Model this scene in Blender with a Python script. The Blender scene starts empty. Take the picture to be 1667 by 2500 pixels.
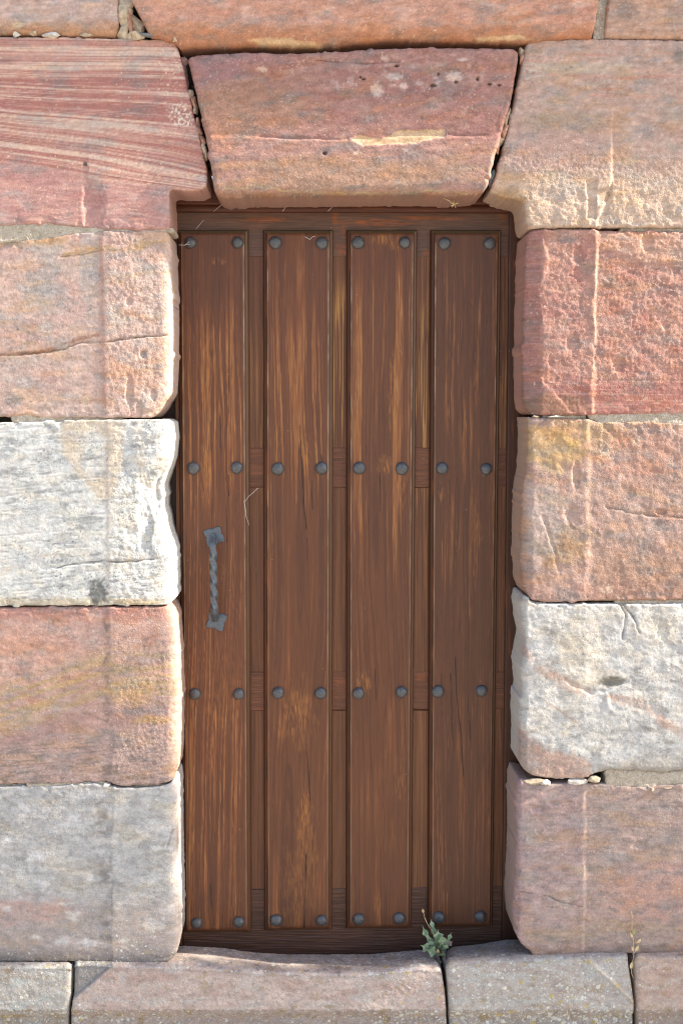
import bpy, math, random
import numpy as np
from mathutils import Vector, Matrix

random.seed(7)
S = bpy.context.scene
COL = S.collection

# ------------------------------------------------------------------ camera
W, H = 1667.0, 2500.0            # size of the measured drawing, in its own units
SC = 0.0011                      # metres per unit on the wall face
DIST = 3.0
ZC = 1.50                        # height of the middle of the view on the wall face
TILT = math.radians(4.9)
YAW = math.radians(1.4)
FPX = DIST / SC
fwd = Vector((math.sin(YAW) * math.cos(TILT), math.cos(YAW) * math.cos(TILT), -math.sin(TILT)))
right = Vector((math.cos(YAW), -math.sin(YAW), 0))
up = right.cross(fwd)
CAM = Vector((0, 0, ZC)) - fwd * DIST
cd = bpy.data.cameras.new("camera")
cam = bpy.data.objects.new("camera", cd)
COL.objects.link(cam)
rot = Matrix((right, up, -fwd)).transposed()
cam.matrix_world = Matrix.Translation(CAM) @ rot.to_4x4()
cd.sensor_fit = 'VERTICAL'
cd.sensor_height = 36.0
cd.lens = FPX / H * 36.0
cd.clip_start = 0.05
cd.clip_end = 2000
S.camera = cam

# ------------------------------------------------------------------ light
SUN_EL = math.radians(37)
SUN_OFF = math.radians(5.0)       # how far the sun stands in front of the wall face
sdir = Vector((math.cos(SUN_EL) * math.cos(SUN_OFF), -math.cos(SUN_EL) * math.sin(SUN_OFF), math.sin(SUN_EL)))
w = bpy.data.worlds.new("World")
S.world = w
w.use_nodes = True
nt = w.node_tree
bg = nt.nodes["Background"]
sky = nt.nodes.new("ShaderNodeTexSky")
sky.sky_type = 'NISHITA'
sky.sun_disc = False
sky.sun_elevation = SUN_EL
sky.sun_rotation = math.atan2(sdir.x, sdir.y)
sky.air_density = 1.0
sky.dust_density = 1.6
sky.ozone_density = 1.0
nt.links.new(sky.outputs[0], bg.inputs[0])
bg.inputs[1].default_value = 0.105
sl = bpy.data.lights.new("sun", 'SUN')
sl.energy = 4.8
sl.angle = math.radians(0.6)
sl.color = (1.0, 0.92, 0.79)
so = bpy.data.objects.new("sun", sl)
COL.objects.link(so)
so.rotation_euler = sdir.to_track_quat('Z', 'Y').to_euler()
so.location = sdir * 20

S.view_settings.view_transform = 'Standard'
S.view_settings.look = 'None'
S.view_settings.gamma = 1.0
S.view_settings.exposure = 1.84
S.cycles.filter_width = 1.15

# ------------------------------------------------------------------ helpers: measuring
cF, cR, cU, cC = (np.array(v) for v in (fwd, right, up, CAM))
def P(px, py, Y):
    """wall drawing units -> world point on the plane at depth Y"""
    px = np.asarray(px, float); py = np.asarray(py, float)
    d = cF + ((px - W / 2) / FPX)[..., None] * cR + ((H / 2 - py) / FPX)[..., None] * cU
    t = (Y - cC[1]) / d[..., 1]
    return cC + d * t[..., None]
def V(px, py, Y):
    return Vector(P(px, py, Y))
def proj(p):
    q = p - cC
    z = q @ cF
    return W / 2 + FPX * (q @ cR) / z, H / 2 - FPX * (q @ cU) / z

# ------------------------------------------------------------------ helpers: noise
def _tab(seed):
    r = np.random.RandomState(seed * 7919 % 100003 + 3)
    p = r.permutation(256)
    a = r.rand(256) * 2 * np.pi
    return np.concatenate([p, p]), np.cos(a), np.sin(a)
_tabs = {}
def perlin(x, y, seed=0):
    if seed not in _tabs: _tabs[seed] = _tab(seed)
    p, gx, gy = _tabs[seed]
    x = np.asarray(x, float); y = np.asarray(y, float)
    xi = np.floor(x).astype(int); yi = np.floor(y).astype(int)
    xf = x - xi; yf = y - yi
    u = xf * xf * xf * (xf * (xf * 6 - 15) + 10); v = yf * yf * yf * (yf * (yf * 6 - 15) + 10)
    def g(i, j, fx, fy):
        h = p[(p[(xi + i) & 255] + yi + j) & 255]
        return gx[h] * fx + gy[h] * fy
    a = g(0, 0, xf, yf); b = g(1, 0, xf - 1, yf); c = g(0, 1, xf, yf - 1); d = g(1, 1, xf - 1, yf - 1)
    ab = a + (b - a) * u; cd_ = c + (d - c) * u
    return (ab + (cd_ - ab) * v) * 1.5
def fbm(x, y, o=4, seed=0, gain=0.5):
    r = 0; a = 1; s = 0
    for k in range(o):
        r = r + a * perlin(x * 2 ** k + 17.3 * k, y * 2 ** k - 9.1 * k, seed + k); s += a; a *= gain
    return r / s
def sst(a, b, x):
    t = np.clip((x - a) / (b - a), 0, 1)
    return t * t * (3 - 2 * t)
def lin(c):
    c = np.asarray(c, float) / 255.0
    return np.where(c <= 0.04045, c / 12.92, ((c + 0.055) / 1.055) ** 2.4)
def mix(a, b, m):
    return a + (b - a) * np.asarray(m)[..., None]
def polydist(px, py, pts):
    d = np.full(px.shape, 1e9)
    for (x0, y0), (x1, y1) in zip(pts[:-1], pts[1:]):
        vx, vy = x1 - x0, y1 - y0
        t = np.clip(((px - x0) * vx + (py - y0) * vy) / (vx * vx + vy * vy + 1e-9), 0, 1)
        d = np.minimum(d, np.hypot(px - x0 - t * vx, py - y0 - t * vy))
    return d
def inpoly(px, py, pts):
    r = np.zeros(px.shape, bool)
    x0, y0 = pts[-1]
    for x1, y1 in pts:
        if y0 != y1:
            c = ((y0 > py) != (y1 > py)) & (px < (x1 - x0) * (py - y0) / (y1 - y0) + x0)
            r ^= c
        x0, y0 = x1, y1
    return r
def pmask(px, py, pts, soft=6, seed=1, jit=5, js=18):
    """soft ragged mask of a polygon"""
    a = px + jit * fbm(px / js, py / js, 4, seed); b = py + jit * fbm(px / js + 40, py / js, 4, seed + 9)
    d = polydist(a, b, list(pts) + [pts[0]])
    return sst(-soft, soft, np.where(inpoly(a, b, pts), d, -d))
def blob(px, py, cx, cy, rx, ry, seed=1, jit=0.5, js=0.8, soft=0.35):
    r = np.hypot((px - cx) / rx, (py - cy) / ry) + jit * fbm((px - cx) / rx / js * 1.5 + seed, (py - cy) / ry / js * 1.5, 4, seed)
    return 1 - sst(1 - soft, 1 + soft, r)
def crack(px, py, pts, wd, seed=3, jit=3, js=22):
    a = px + jit * fbm(px / js, py / js, 3, seed); b = py + jit * fbm(px / js, py / js + 31, 3, seed + 5)
    d = polydist(a, b, pts)
    k = 0.55 + 0.9 * np.clip(fbm(px / 40, py / 40, 3, seed + 2) + 0.45, 0, 1)
    wd = wd * 0.72
    return (1 - sst(0.2 * wd, wd * k + 0.2 * wd + 0.3, d)) * np.clip(0.75 + 1.1 * fbm(px / 55, py / 55, 3, seed + 7), 0.15, 1)

# ------------------------------------------------------------------ helpers: objects
def tag(o, label=None, cat=None, group=None, kind=None):
    if label: o['label'] = label
    if cat: o['category'] = cat
    if group: o['group'] = group
    if kind: o['kind'] = kind
    return o
def empty(name, loc, label, cat, group=None):
    o = bpy.data.objects.new(name, None)
    o.empty_display_size = 0.1
    o.location = loc
    COL.objects.link(o)
    return tag(o, label, cat, group, 'thing')
def link(name, me, mat, parent=None):
    o = bpy.data.objects.new(name, me)
    COL.objects.link(o)
    if mat: me.materials.append(mat)
    if parent:
        o.parent = parent
        o.matrix_parent_inverse = Matrix.Translation(-parent_loc(parent))
    return o
def parent_loc(p):
    v = Vector(p.location)
    while p.parent:
        if True: break
    return v if p.parent is None else Vector((0, 0, 0)) + world_loc(p)
def world_loc(p):
    v = Vector((0, 0, 0)); m = p
    M = p.matrix_basis.copy()
    while m.parent:
        M = m.parent.matrix_basis @ m.matrix_parent_inverse @ M
        m = m.parent
    return M.translation
def raw_mesh(name, verts, faces, smooth=True):
    """verts (N,3), faces (M,4) int with -1 in column 3 for triangles"""
    me = bpy.data.meshes.new(name)
    verts = np.asarray(verts, np.float32); faces = np.asarray(faces, np.int32)
    n = np.where(faces[:, 3] < 0, 3, 4)
    lv = faces[faces >= 0] if (n == 4).all() else np.concatenate([f[:k] for f, k in zip(faces, n)])
    me.vertices.add(len(verts)); me.vertices.foreach_set("co", verts.ravel())
    me.loops.add(len(lv)); me.loops.foreach_set("vertex_index", np.ascontiguousarray(lv, np.int32).ravel())
    me.polygons.add(len(faces))
    st = np.zeros(len(faces), np.int32); st[1:] = np.cumsum(n)[:-1]
    me.polygons.foreach_set("loop_start", st)
    me.polygons.foreach_set("use_smooth", np.full(len(faces), smooth))
    me.update(calc_edges=True)
    me.validate()
    return me
def setcol(me, rgba):
    a = me.color_attributes.new("Col", 'FLOAT_COLOR', 'POINT')
    a.data.foreach_set("color", np.asarray(rgba, np.float32).ravel())
def pyd(name, v, f, mat, parent=None, smooth=False):
    me = bpy.data.meshes.new(name)
    me.from_pydata([tuple(x) for x in v], [], f)
    me.polygons.foreach_set("use_smooth", [smooth] * len(f))
    me.update()
    return link(name, me, mat, parent)

# ------------------------------------------------------------------ materials
def newmat(name):
    m = bpy.data.materials.new(name); m.use_nodes = True
    t = m.node_tree
    return m, t, t.nodes["Principled BSDF"]
def N(t, kind, **kw):
    n = t.nodes.new(kind)
    for k, v in kw.items():
        if k in n.inputs: n.inputs[k].default_value = v
        else: setattr(n, k, v)
    return n
def math_(t, op, a, b=None, c=None, clamp=False):
    n = t.nodes.new("ShaderNodeMath"); n.operation = op; n.use_clamp = clamp
    for i, x in enumerate((a, b, c)):
        if x is None: continue
        if hasattr(x, 'links'): t.links.new(x, n.inputs[i])
        else: n.inputs[i].default_value = x
    return n.outputs[0]
def rng(t, x, a, b, c, d, smooth=True):
    n = t.nodes.new("ShaderNodeMapRange")
    if smooth: n.interpolation_type = 'SMOOTHSTEP'
    t.links.new(x, n.inputs[0])
    for i, v in zip((1, 2, 3, 4), (a, b, c, d)):
        if hasattr(v, 'links'): t.links.new(v, n.inputs[i])
        else: n.inputs[i].default_value = v
    return n.outputs[0]
def mixc(t, f, a, b, mode='MIX'):
    n = t.nodes.new("ShaderNodeMix"); n.data_type = 'RGBA'; n.blend_type = mode
    for i, x in ((0, f), (6, a), (7, b)):
        if hasattr(x, 'links'): t.links.new(x, n.inputs[i])
        else: n.inputs[i].default_value = x if not isinstance(x, tuple) else (*x, 1)
    return n.outputs[2]
def bump(t, hgt, strength, dist, prev=None):
    n = N(t, "ShaderNodeBump", Strength=strength, Distance=dist)
    t.links.new(hgt, n.inputs["Height"])
    if prev: t.links.new(prev, n.inputs["Normal"])
    return n.outputs[0]

def stone_material():
    m, t, b = newmat("sandstone")
    L = t.links.new
    at = N(t, "ShaderNodeVertexColor", layer_name="Col")
    ge = N(t, "ShaderNodeNewGeometry"); pos = ge.outputs["Position"]
    n1 = N(t, "ShaderNodeTexNoise", Scale=420.0, Detail=4.0, Roughness=0.65); L(pos, n1.inputs["Vector"])
    n2 = N(t, "ShaderNodeTexNoise", Scale=130.0, Detail=6.0, Roughness=0.7); L(pos, n2.inputs["Vector"])
    n3 = N(t, "ShaderNodeTexNoise", Scale=38.0, Detail=5.0, Roughness=0.65); L(pos, n3.inputs["Vector"])
    g = math_(t, 'MULTIPLY', rng(t, n1.outputs[0], 0.25, 0.75, 0.70, 1.26, False), rng(t, n2.outputs[0], 0.3, 0.7, 0.86, 1.13, False))
    c = mixc(t, 1.0, at.outputs[0], g, 'MULTIPLY')
    # warmer and cooler patches
    c = mixc(t, rng(t, n3.outputs[0], 0.45, 0.7, 0.0, 0.35), c, mixc(t, 1.0, c, (1.12, 0.97, 0.86), 'MULTIPLY'))
    # dark pores
    v0 = N(t, "ShaderNodeTexVoronoi", Scale=95.0); L(pos, v0.inputs["Vector"])
    sep0 = N(t, "ShaderNodeSeparateColor"); L(v0.outputs["Color"], sep0.inputs[0])
    pore = math_(t, 'MULTIPLY', rng(t, v0.outputs["Distance"], 0.08, 0.2, 1.0, 0.0), rng(t, sep0.outputs[0], 0.80, 0.86, 0.0, 0.6))
    c = mixc(t, pore, c, mixc(t, 1.0, c, (0.42, 0.38, 0.36), 'MULTIPLY'))
    # lichen crusts, as much as the stone's own mask says
    nz = N(t, "ShaderNodeTexNoise", Scale=160.0, Detail=3.0); L(pos, nz.inputs["Vector"])
    wv = N(t, "ShaderNodeVectorMath", operation='SCALE'); L(nz.outputs["Color"], wv.inputs[0]); wv.inputs[3].default_value = 0.008
    wa = N(t, "ShaderNodeVectorMath", operation='ADD'); L(pos, wa.inputs[0]); L(wv.outputs[0], wa.inputs[1])
    for sc, k in ((70.0, 0.62), (125.0, 0.6), (250.0, 0.6)):
        vo = N(t, "ShaderNodeTexVoronoi", Scale=sc); L(wa.outputs[0], vo.inputs["Vector"])
        sp = N(t, "ShaderNodeSeparateColor"); L(vo.outputs["Color"], sp.inputs[0])
        thr = math_(t, 'MULTIPLY', math_(t, 'MULTIPLY', at.outputs["Alpha"], k), math_(t, 'POWER', sp.outputs[0], 1.6))
        mk = rng(t, math_(t, 'SUBTRACT', thr, vo.outputs["Distance"]), 0.0, 0.07, 0.0, 1.0)
        lc = mixc(t, sp.outputs[1], (0.30, 0.29, 0.27), (0.68, 0.66, 0.6))
        lc = mixc(t, rng(t, sp.outputs[2], 0.86, 0.9, 0.0, 1.0), lc, (0.42, 0.32, 0.10))
        c = mixc(t, math_(t, 'MULTIPLY', mk, 0.8), c, lc)
    L(c, b.inputs["Base Color"])
    b.inputs["Roughness"].default_value = 0.92
    b.inputs["Specular IOR Level"].default_value = 0.18
    gt = N(t, "ShaderNodeAttribute", attribute_name="Grit")
    n4 = N(t, "ShaderNodeTexNoise", Scale=230.0, Detail=5.0, Roughness=0.6); L(pos, n4.inputs["Vector"])
    nb = bump(t, math_(t, 'MULTIPLY', n4.outputs[0], gt.outputs["Fac"]), 1.0, 0.0034)
    nb = bump(t, n1.outputs[0], 0.3, 0.0010, nb)
    L(nb, b.inputs["Normal"])
    return m
STONE = stone_material()

def mortar_material(name, c0, c1):
    m, t, b = newmat(name)
    L = t.links.new
    pos = N(t, "ShaderNodeNewGeometry").outputs["Position"]
    n1 = N(t, "ShaderNodeTexNoise", Scale=330.0, Detail=5.0, Roughness=0.7); L(pos, n1.inputs["Vector"])
    n2 = N(t, "ShaderNodeTexNoise", Scale=60.0, Detail=5.0, Roughness=0.7); L(pos, n2.inputs["Vector"])
    v = N(t, "ShaderNodeTexVoronoi", Scale=260.0); L(pos, v.inputs["Vector"])
    c = mixc(t, rng(t, n2.outputs[0], 0.35, 0.65, 0.0, 1.0), c0, c1)
    c = mixc(t, 1.0, c, rng(t, n1.outputs[0], 0.3, 0.7, 0.6, 1.25, False), 'MULTIPLY')
    L(c, b.inputs["Base Color"])
    b.inputs["Roughness"].default_value = 0.95
    b.inputs["Specular IOR Level"].default_value = 0.15
    nb = bump(t, v.outputs["Distance"], 0.6, 0.003)
    nb = bump(t, n1.outputs[0], 0.8, 0.003, nb)
    L(nb, b.inputs["Normal"])
    return m
MORTAR = mortar_material("sand_mortar", (0.42, 0.34, 0.25), (0.56, 0.48, 0.38))
CORE = mortar_material("dark_earth_bedding", (0.05, 0.038, 0.03), (0.09, 0.07, 0.055))

def simple(name, col, rough=0.6, metal=0.0, spec=0.4, nscale=120.0, var=0.25, bmp=0.2, bd=0.001):
    m, t, b = newmat(name)
    pos = N(t, "ShaderNodeTexCoord").outputs["Object"]
    n1 = N(t, "ShaderNodeTexNoise", Scale=nscale, Detail=5.0, Roughness=0.65); t.links.new(pos, n1.inputs["Vector"])
    c = mixc(t, 1.0, col, rng(t, n1.outputs[0], 0.3, 0.7, 1 - var, 1 + var, False), 'MULTIPLY')
    t.links.new(c, b.inputs["Base Color"])
    b.inputs["Roughness"].default_value = rough
    b.inputs["Metallic"].default_value = metal
    b.inputs["Specular IOR Level"].default_value = spec
    t.links.new(bump(t, n1.outputs[0], bmp, bd), b.inputs["Normal"])
    return m
def wood_material():
    m, t, b = newmat("weathered_painted_wood")
    L = t.links.new
    at = N(t, "ShaderNodeVertexColor", layer_name="Col")
    pos = N(t, "ShaderNodeNewGeometry").outputs["Position"]
    mp = N(t, "ShaderNodeMapping"); L(pos, mp.inputs[0]); mp.inputs["Scale"].default_value = (1.0, 1.0, 0.035)
    mh = N(t, "ShaderNodeMapping"); L(pos, mh.inputs[0]); mh.inputs["Scale"].default_value = (0.035, 1.0, 1.0)
    sel = N(t, "ShaderNodeMix", data_type='VECTOR'); L(rng(t, at.outputs["Alpha"], 0.4, 0.6, 0, 1), sel.inputs[0])
    L(mh.outputs[0], sel.inputs[4]); L(mp.outputs[0], sel.inputs[5])
    n1 = N(t, "ShaderNodeTexNoise", Scale=520.0, Detail=4.0, Roughness=0.6); L(sel.outputs[1], n1.inputs["Vector"])
    n2 = N(t, "ShaderNodeTexNoise", Scale=160.0, Detail=3.0, Roughness=0.6); L(sel.outputs[1], n2.inputs["Vector"])
    g = math_(t, 'MULTIPLY', rng(t, n1.outputs[0], 0.3, 0.7, 0.88, 1.12, False), rng(t, n2.outputs[0], 0.3, 0.7, 0.93, 1.07, False))
    c = mixc(t, 1.0, at.outputs[0], g, 'MULTIPLY')
    # dust and specks
    v = N(t, "ShaderNodeTexVoronoi", Scale=42.0); L(pos, v.inputs["Vector"])
    sp = N(t, "ShaderNodeSeparateColor"); L(v.outputs["Color"], sp.inputs[0])
    mk = math_(t, 'MULTIPLY', rng(t, v.outputs["Distance"], 0.03, 0.06, 1.0, 0.0), rng(t, sp.outputs[0], 0.82, 0.84, 0.0, 0.6))
    c = mixc(t, mk, c, (0.5, 0.46, 0.4))
    L(c, b.inputs["Base Color"])
    L(rng(t, n2.outputs[0], 0.3, 0.7, 0.30, 0.48, False), b.inputs["Roughness"])
    b.inputs["Specular IOR Level"].default_value = 0.25
    L(bump(t, n1.outputs[0], 0.35, 0.0012), b.inputs["Normal"])
    return m
WOOD = wood_material()
IRON = simple("blackened_iron", (0.098, 0.096, 0.097), 0.48, 0.45, 0.5, 140.0, 0.3, 0.35, 0.0015)
IRONH = simple("grey_painted_iron", (0.10, 0.113, 0.13), 0.42, 0.45, 0.5, 200.0, 0.25, 0.4, 0.001)

# ------------------------------------------------------------------ block builder
def densify(pts, step):
    out = []
    for (x0, y0), (x1, y1) in zip(pts, pts[1:] + pts[:1]):
        n = max(1, int(math.hypot(x1 - x0, y1 - y0) / step))
        for k in range(n):
            out.append((x0 + (x1 - x0) * k / n, y0 + (y1 - y0) * k / n))
    return np.array(out)
def roundcorners(q, it=2):
    for _ in range(it):
        q = 0.25 * np.roll(q, 1, 0) + 0.5 * q + 0.25 * np.roll(q, -1, 0)
    return q
def nearest(pts, poly):
    """distance to and nearest point on a closed polyline"""
    A = poly; B = np.roll(poly, -1, 0); D = B - A; L2 = (D * D).sum(1) + 1e-12
    dist = np.empty(len(pts)); near = np.empty((len(pts), 2))
    for s in range(0, len(pts), 4000):
        p = pts[s:s + 4000]
        r = p[:, None, :] - A[None]
        tt = np.clip((r * D).sum(2) / L2, 0, 1)
        q = A[None] + tt[..., None] * D[None]
        dd = ((p[:, None, :] - q) ** 2).sum(2)
        k = dd.argmin(1); i = np.arange(len(p))
        dist[s:s + 4000] = np.sqrt(dd[i, k]); near[s:s + 4000] = q[i, k]
    return dist, near
NB = [0]
def block(name, outline, Y0, parent, hfun=None, cfun=None, r=14, drop=0.012, depth=0.24, h=0.0026,
          edge=1.4, mat=None, label=None, seed=None, world=False, rough=0.6, sub=2, mott=1.0, grit=None, opening=0):
    """one worked stone: a dense front face inside the outline, rounded arrises, sides going back into the wall"""
    NB[0] += 1
    seed = seed or NB[0] * 13
    mat = mat or STONE
    if world:
        q = densify([tuple(p) for p in outline], max(h, 0.003))
    else:
        op_ = []
        for (x_, y_) in outline:
            if opening > 0 and x_ < 1312 and y_ > 470: x_ = x_ + 23 * (1 - sst(1262, 1312, x_))
            if opening < 0 and x_ > 375 and y_ > 458: x_ = x_ - 12
            op_.append((float(x_), float(y_)))
        o = densify(op_, 3.0)
        o = roundcorners(o, sub)
        w3 = P(o[:, 0], o[:, 1], Y0)
        q = w3[:, [0, 2]]
    # ragged outline
    tn = np.roll(q, -1, 0) - np.roll(q, 1, 0); nn = np.stack([tn[:, 1], -tn[:, 0]], 1)
    nn /= np.linalg.norm(nn, axis=1)[:, None] + 1e-9
    q = q + nn * (edge * 0.001 * (fbm(q[:, 0] / 0.03, q[:, 1] / 0.03, 4, seed)) * 1.6 - 0.0042 * sst(0.16, 0.42, fbm(q[:, 0] / 0.05, q[:, 1] / 0.05, 4, seed + 5)))[:, None]
    x0, z0 = q.min(0) - h; x1, z1 = q.max(0) + h
    nx = int((x1 - x0) / h) + 2; nz = int((z1 - z0) / h) + 2
    gx = x0 + np.arange(nx) * h; gz = z0 + np.arange(nz) * h
    cx, cz = np.meshgrid(gx[:-1] + h / 2, gz[:-1] + h / 2, indexing='ij')
    keep = np.zeros(cx.shape, bool)
    pl = [tuple(p) for p in q]
    keep = inpoly(cx, cz, pl)
    used = np.zeros((nx, nz), bool)
    cnt = np.zeros((nx, nz), int)
    for a in (0, 1):
        for b in (0, 1):
            cnt[a:nx - 1 + a, b:nz - 1 + b] += keep
    used = cnt > 0
    bnd = used & (cnt < 4)
    idx = -np.ones((nx, nz), int); idx[used] = np.arange(used.sum())
    X, Z = np.meshgrid(gx, gz, indexing='ij')
    XY = np.stack([X, Z], 2)
    bp = XY[bnd]
    _, near = nearest(bp, q)
    XY[bnd] = near
    # relax the first rings of inner points behind the snapped outline
    ring = bnd.copy()
    for _ in range(3):
        g = ring.copy(); g[1:] |= ring[:-1]; g[:-1] |= ring[1:]; g[:, 1:] |= ring[:, :-1]; g[:, :-1] |= ring[:, 1:]
        ring = g
    inner = ring & used & ~bnd
    ii, jj = np.nonzero(inner)
    for _ in range(4):
        XY[ii, jj] = 0.25 * (XY[ii + 1, jj] + XY[ii - 1, jj] + XY[ii, jj + 1] + XY[ii, jj - 1])
    pts = XY[used]
    dist, _ = nearest(pts, q)
    dist[bnd[used]] = 0
    p3 = np.stack([pts[:, 0], np.full(len(pts), Y0), pts[:, 1]], 1)
    px, py = proj(p3)
    rr = 0.5 * r * SC * (1 + 0.55 * fbm(px / 70, py / 70, 2, seed + 1))
    t = np.clip(dist / rr, 0, 1)
    y = Y0 + 0.6 * drop * (1 - np.sqrt(np.clip(1 - (1 - t) ** 2, 0, 1)))
    # the dressed face is never quite flat
    hh = 2.2 * fbm(px / 190, py / 150, 3, seed + 2) + rough * 1.2 * fbm(px / 26, py / 22, 4, seed + 3) + rough * 0.9 * fbm(px / 8.5, py / 7.5, 2, seed + 4)
    hh = hh - 6.5 * sst(0.10, 0.24, fbm(px / 26, py / 24, 4, seed + 12)) * np.exp(-(dist / SC) / 9.0)
    if hfun: hh = hh + hfun(px, py)
    y = y - hh * 0.00062
    verts = np.stack([pts[:, 0], y, pts[:, 1]], 1)
    ci, cj = np.nonzero(keep)
    F = np.stack([idx[ci, cj], idx[ci + 1, cj], idx[ci + 1, cj + 1], idx[ci, cj + 1]], 1)
    # sides
    E = np.concatenate([F[:, [0, 1]], F[:, [1, 2]], F[:, [2, 3]], F[:, [3, 0]]])
    nv = len(verts)
    key = E[:, 0].astype(np.int64) * nv + E[:, 1]; rev = E[:, 1].astype(np.int64) * nv + E[:, 0]
    be = E[~np.isin(key, rev)]
    bv = np.unique(be)
    rem = -np.ones(nv, int); rem[bv] = np.arange(len(bv))
    allv = [verts]; prev = bv; FF = [F]; base = nv
    dps = [0.006, 0.018, 0.045, 0.09, depth]
    for k, dp in enumerate(dps):
        vv = verts[bv].copy(); vv[:, 1] = verts[bv, 1] + dp if k < len(dps) - 1 else Y0 + depth
        if 0 < k < len(dps) - 1:
            vv[:, 0] += 0.0012 * perlin(vv[:, 2] / 0.02, vv[:, 1] / 0.02 + k, seed + 6)
            vv[:, 2] += 0.0012 * perlin(vv[:, 0] / 0.02, vv[:, 1] / 0.02 + k, seed + 7)
        cur = base + np.arange(len(bv)); base += len(bv)
        pa = prev[rem[be[:, 0]]]; pb = prev[rem[be[:, 1]]]; ca = cur[rem[be[:, 0]]]; cb = cur[rem[be[:, 1]]]
        FF.append(np.stack([pb, pa, ca, cb], 1)); allv.append(vv); prev = cur
    AV = np.concatenate(allv); AF = np.concatenate(FF)
    me = raw_mesh(name, AV, AF)
    if cfun:
        col, lich = cfun(px, py)
        tl_ = py + (0.10 * math.sin(seed) ) * px
        a_ = fbm(px / 34, tl_ / 13, 6, seed + 50, 0.72); b_ = fbm(px / 95, tl_ / 40, 6, seed + 60, 0.62); c_ = fbm(px / 120 + 9, tl_ / 40, 6, seed + 70, 0.62)
        lum = col.mean(1)
        gr = np.stack([lum * 0.93, lum * 0.91, lum * 0.90], 1)
        col = mix(col, gr, 0.45 * sst(-0.05, 0.42, b_))
        col = mix(col, col * np.array((1.03, 0.97, 0.84)), 0.8 * mott ** 2 * sst(-0.05, 0.4, c_))
        col = col * (1 + mott * 0.24 * a_)[..., None]
        fl = sst(0.36, 0.46, fbm(px / 5.5, py / 4.8, 3, seed + 80, 0.6)) * sst(-0.05, 0.25, fbm(px / 70, py / 60, 3, seed + 83))
        col = mix(col, np.array((236, 220, 202.0)), 0.6 * fl * mott)
        dk_ = sst(0.36, 0.46, fbm(px / 6 + 5, py / 4.6, 3, seed + 86, 0.6)) * sst(-0.05, 0.25, fbm(px / 80, py / 50, 3, seed + 89))
        col = mix(col, col * 0.62, 0.5 * dk_ * mott)
        col = alb(col)
        rgba = np.concatenate([col, np.broadcast_to(np.asarray(lich, float), px.shape)[:, None]], 1)
        mean_ = rgba.mean(0); mean_[3] = 0.03
        rgba = np.concatenate([rgba] + [rgba[bv] * (1 - q_) + mean_ * q_ for q_ in (0.15, 0.45, 0.75, 0.9, 0.95)])
        setcol(me, rgba)
        gv = grit(px, py) if grit else np.full(px.shape, 0.5)
        gv = np.clip(gv * (0.85 + 0.9 * fbm(px / 50, py / 44, 3, seed + 91)), 0.05, 1.6)
        at_ = me.attributes.new("Grit", 'FLOAT', 'POINT')
        at_.data.foreach_set("value", np.concatenate([gv] + [gv[bv]] * len(dps)).astype(np.float32))
    o = link(name, me, mat, parent)
    if label: o['label'] = label
    return o
ALB = 0.80

def alb(c):
    c = lin(np.clip(c, 0, 255)) * ALB
    g = (c @ np.array((0.3, 0.55, 0.15)))[..., None]
    return g + (c - g) * SAT
SAT = 0.80
def tri(px, py, c0, c1, c2, seed, sx=120, sy=80):
    """three stone tints wandering into each other"""
    a = fbm(px / sx, py / sy, 5, seed, 0.6); b = fbm(px / sx * 1.4 + 7, py / sy * 1.4, 5, seed + 20, 0.6)
    c = mix(np.broadcast_to(np.array(c0, float), px.shape + (3,)), np.array(c1, float), sst(-0.12, 0.35, a))
    c = mix(c, np.array(c2, float), sst(0.02, 0.4, b))
    return c * (1 + 0.10 * fbm(px / 20, py / 16, 4, seed + 40, 0.65))[..., None]
def specks(px, py, seed, thr=0.55, s=7.0):
    return sst(thr, thr + 0.14, fbm(px / s, py / s, 2, seed)) * sst(-0.2, 0.3, fbm(px / 90, py / 90, 2, seed + 3))
def pits(px, py, seed, lst, c=True):
    m = np.zeros(px.shape)
    for (x, y, rx, ry) in lst: m = np.maximum(m, blob(px, py, x, y, rx, ry, seed, 0.4))
    return m

# ------------------------------------------------------------------ the stone wall
wall = empty("stone_wall", (0, 0.15, 0.0), "old wall of large pink and white sandstone blocks around the wooden door", "wall")
XL, XR = -150, 1815          # the finely worked blocks run past the picture this far

# --- course above the lintel
def roll(px, py, xs, ys, rad, amt):
    """a worn rounded lower arris: outward face falls back towards the bottom"""
    d = np.interp(px, xs, ys) - py
    t = np.clip(d / rad, 0, 1)
    return -amt * (1 - np.sqrt(1 - (1 - t) ** 2))
def hT1(px, py):
    return roll(px, py, [-200, 290], [80, 87], 45, 26) + 1.5 * fbm(px / 60, py / 25, 3, 71)
def cT1(px, py):
    c = tri(px, py, (208, 172, 155), (200, 160, 138), (212, 178, 158), 72, 150, 40)
    c = mix(c, (196, 138, 92), 0.8 * sst(42, 74, py + 10 * fbm(px / 50, py / 20, 3, 73)))  # warm ground bounce painted into the rounded lower edge
    c = mix(c, (226, 186, 130), blob(px, py, 42, 60, 16, 7, 74))
    c = mix(c, (150, 110, 84), 0.6 * crack(px, py, [(40, 66), (80, 70), (110, 64)], 3, 75))
    return mix(c, (232, 205, 175), specks(px, py, 76, 0.5)), 0.12
block("stone_block", [(XL, -150), (287, -150), (287, 0), (289, 66), (281, 87), (200, 84), (100, 82), (0, 80), (XL, 79)], -0.012, wall, hT1, cT1,
      r=16, label="pale pink block at the top left, worn round along its lower edge")
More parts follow.
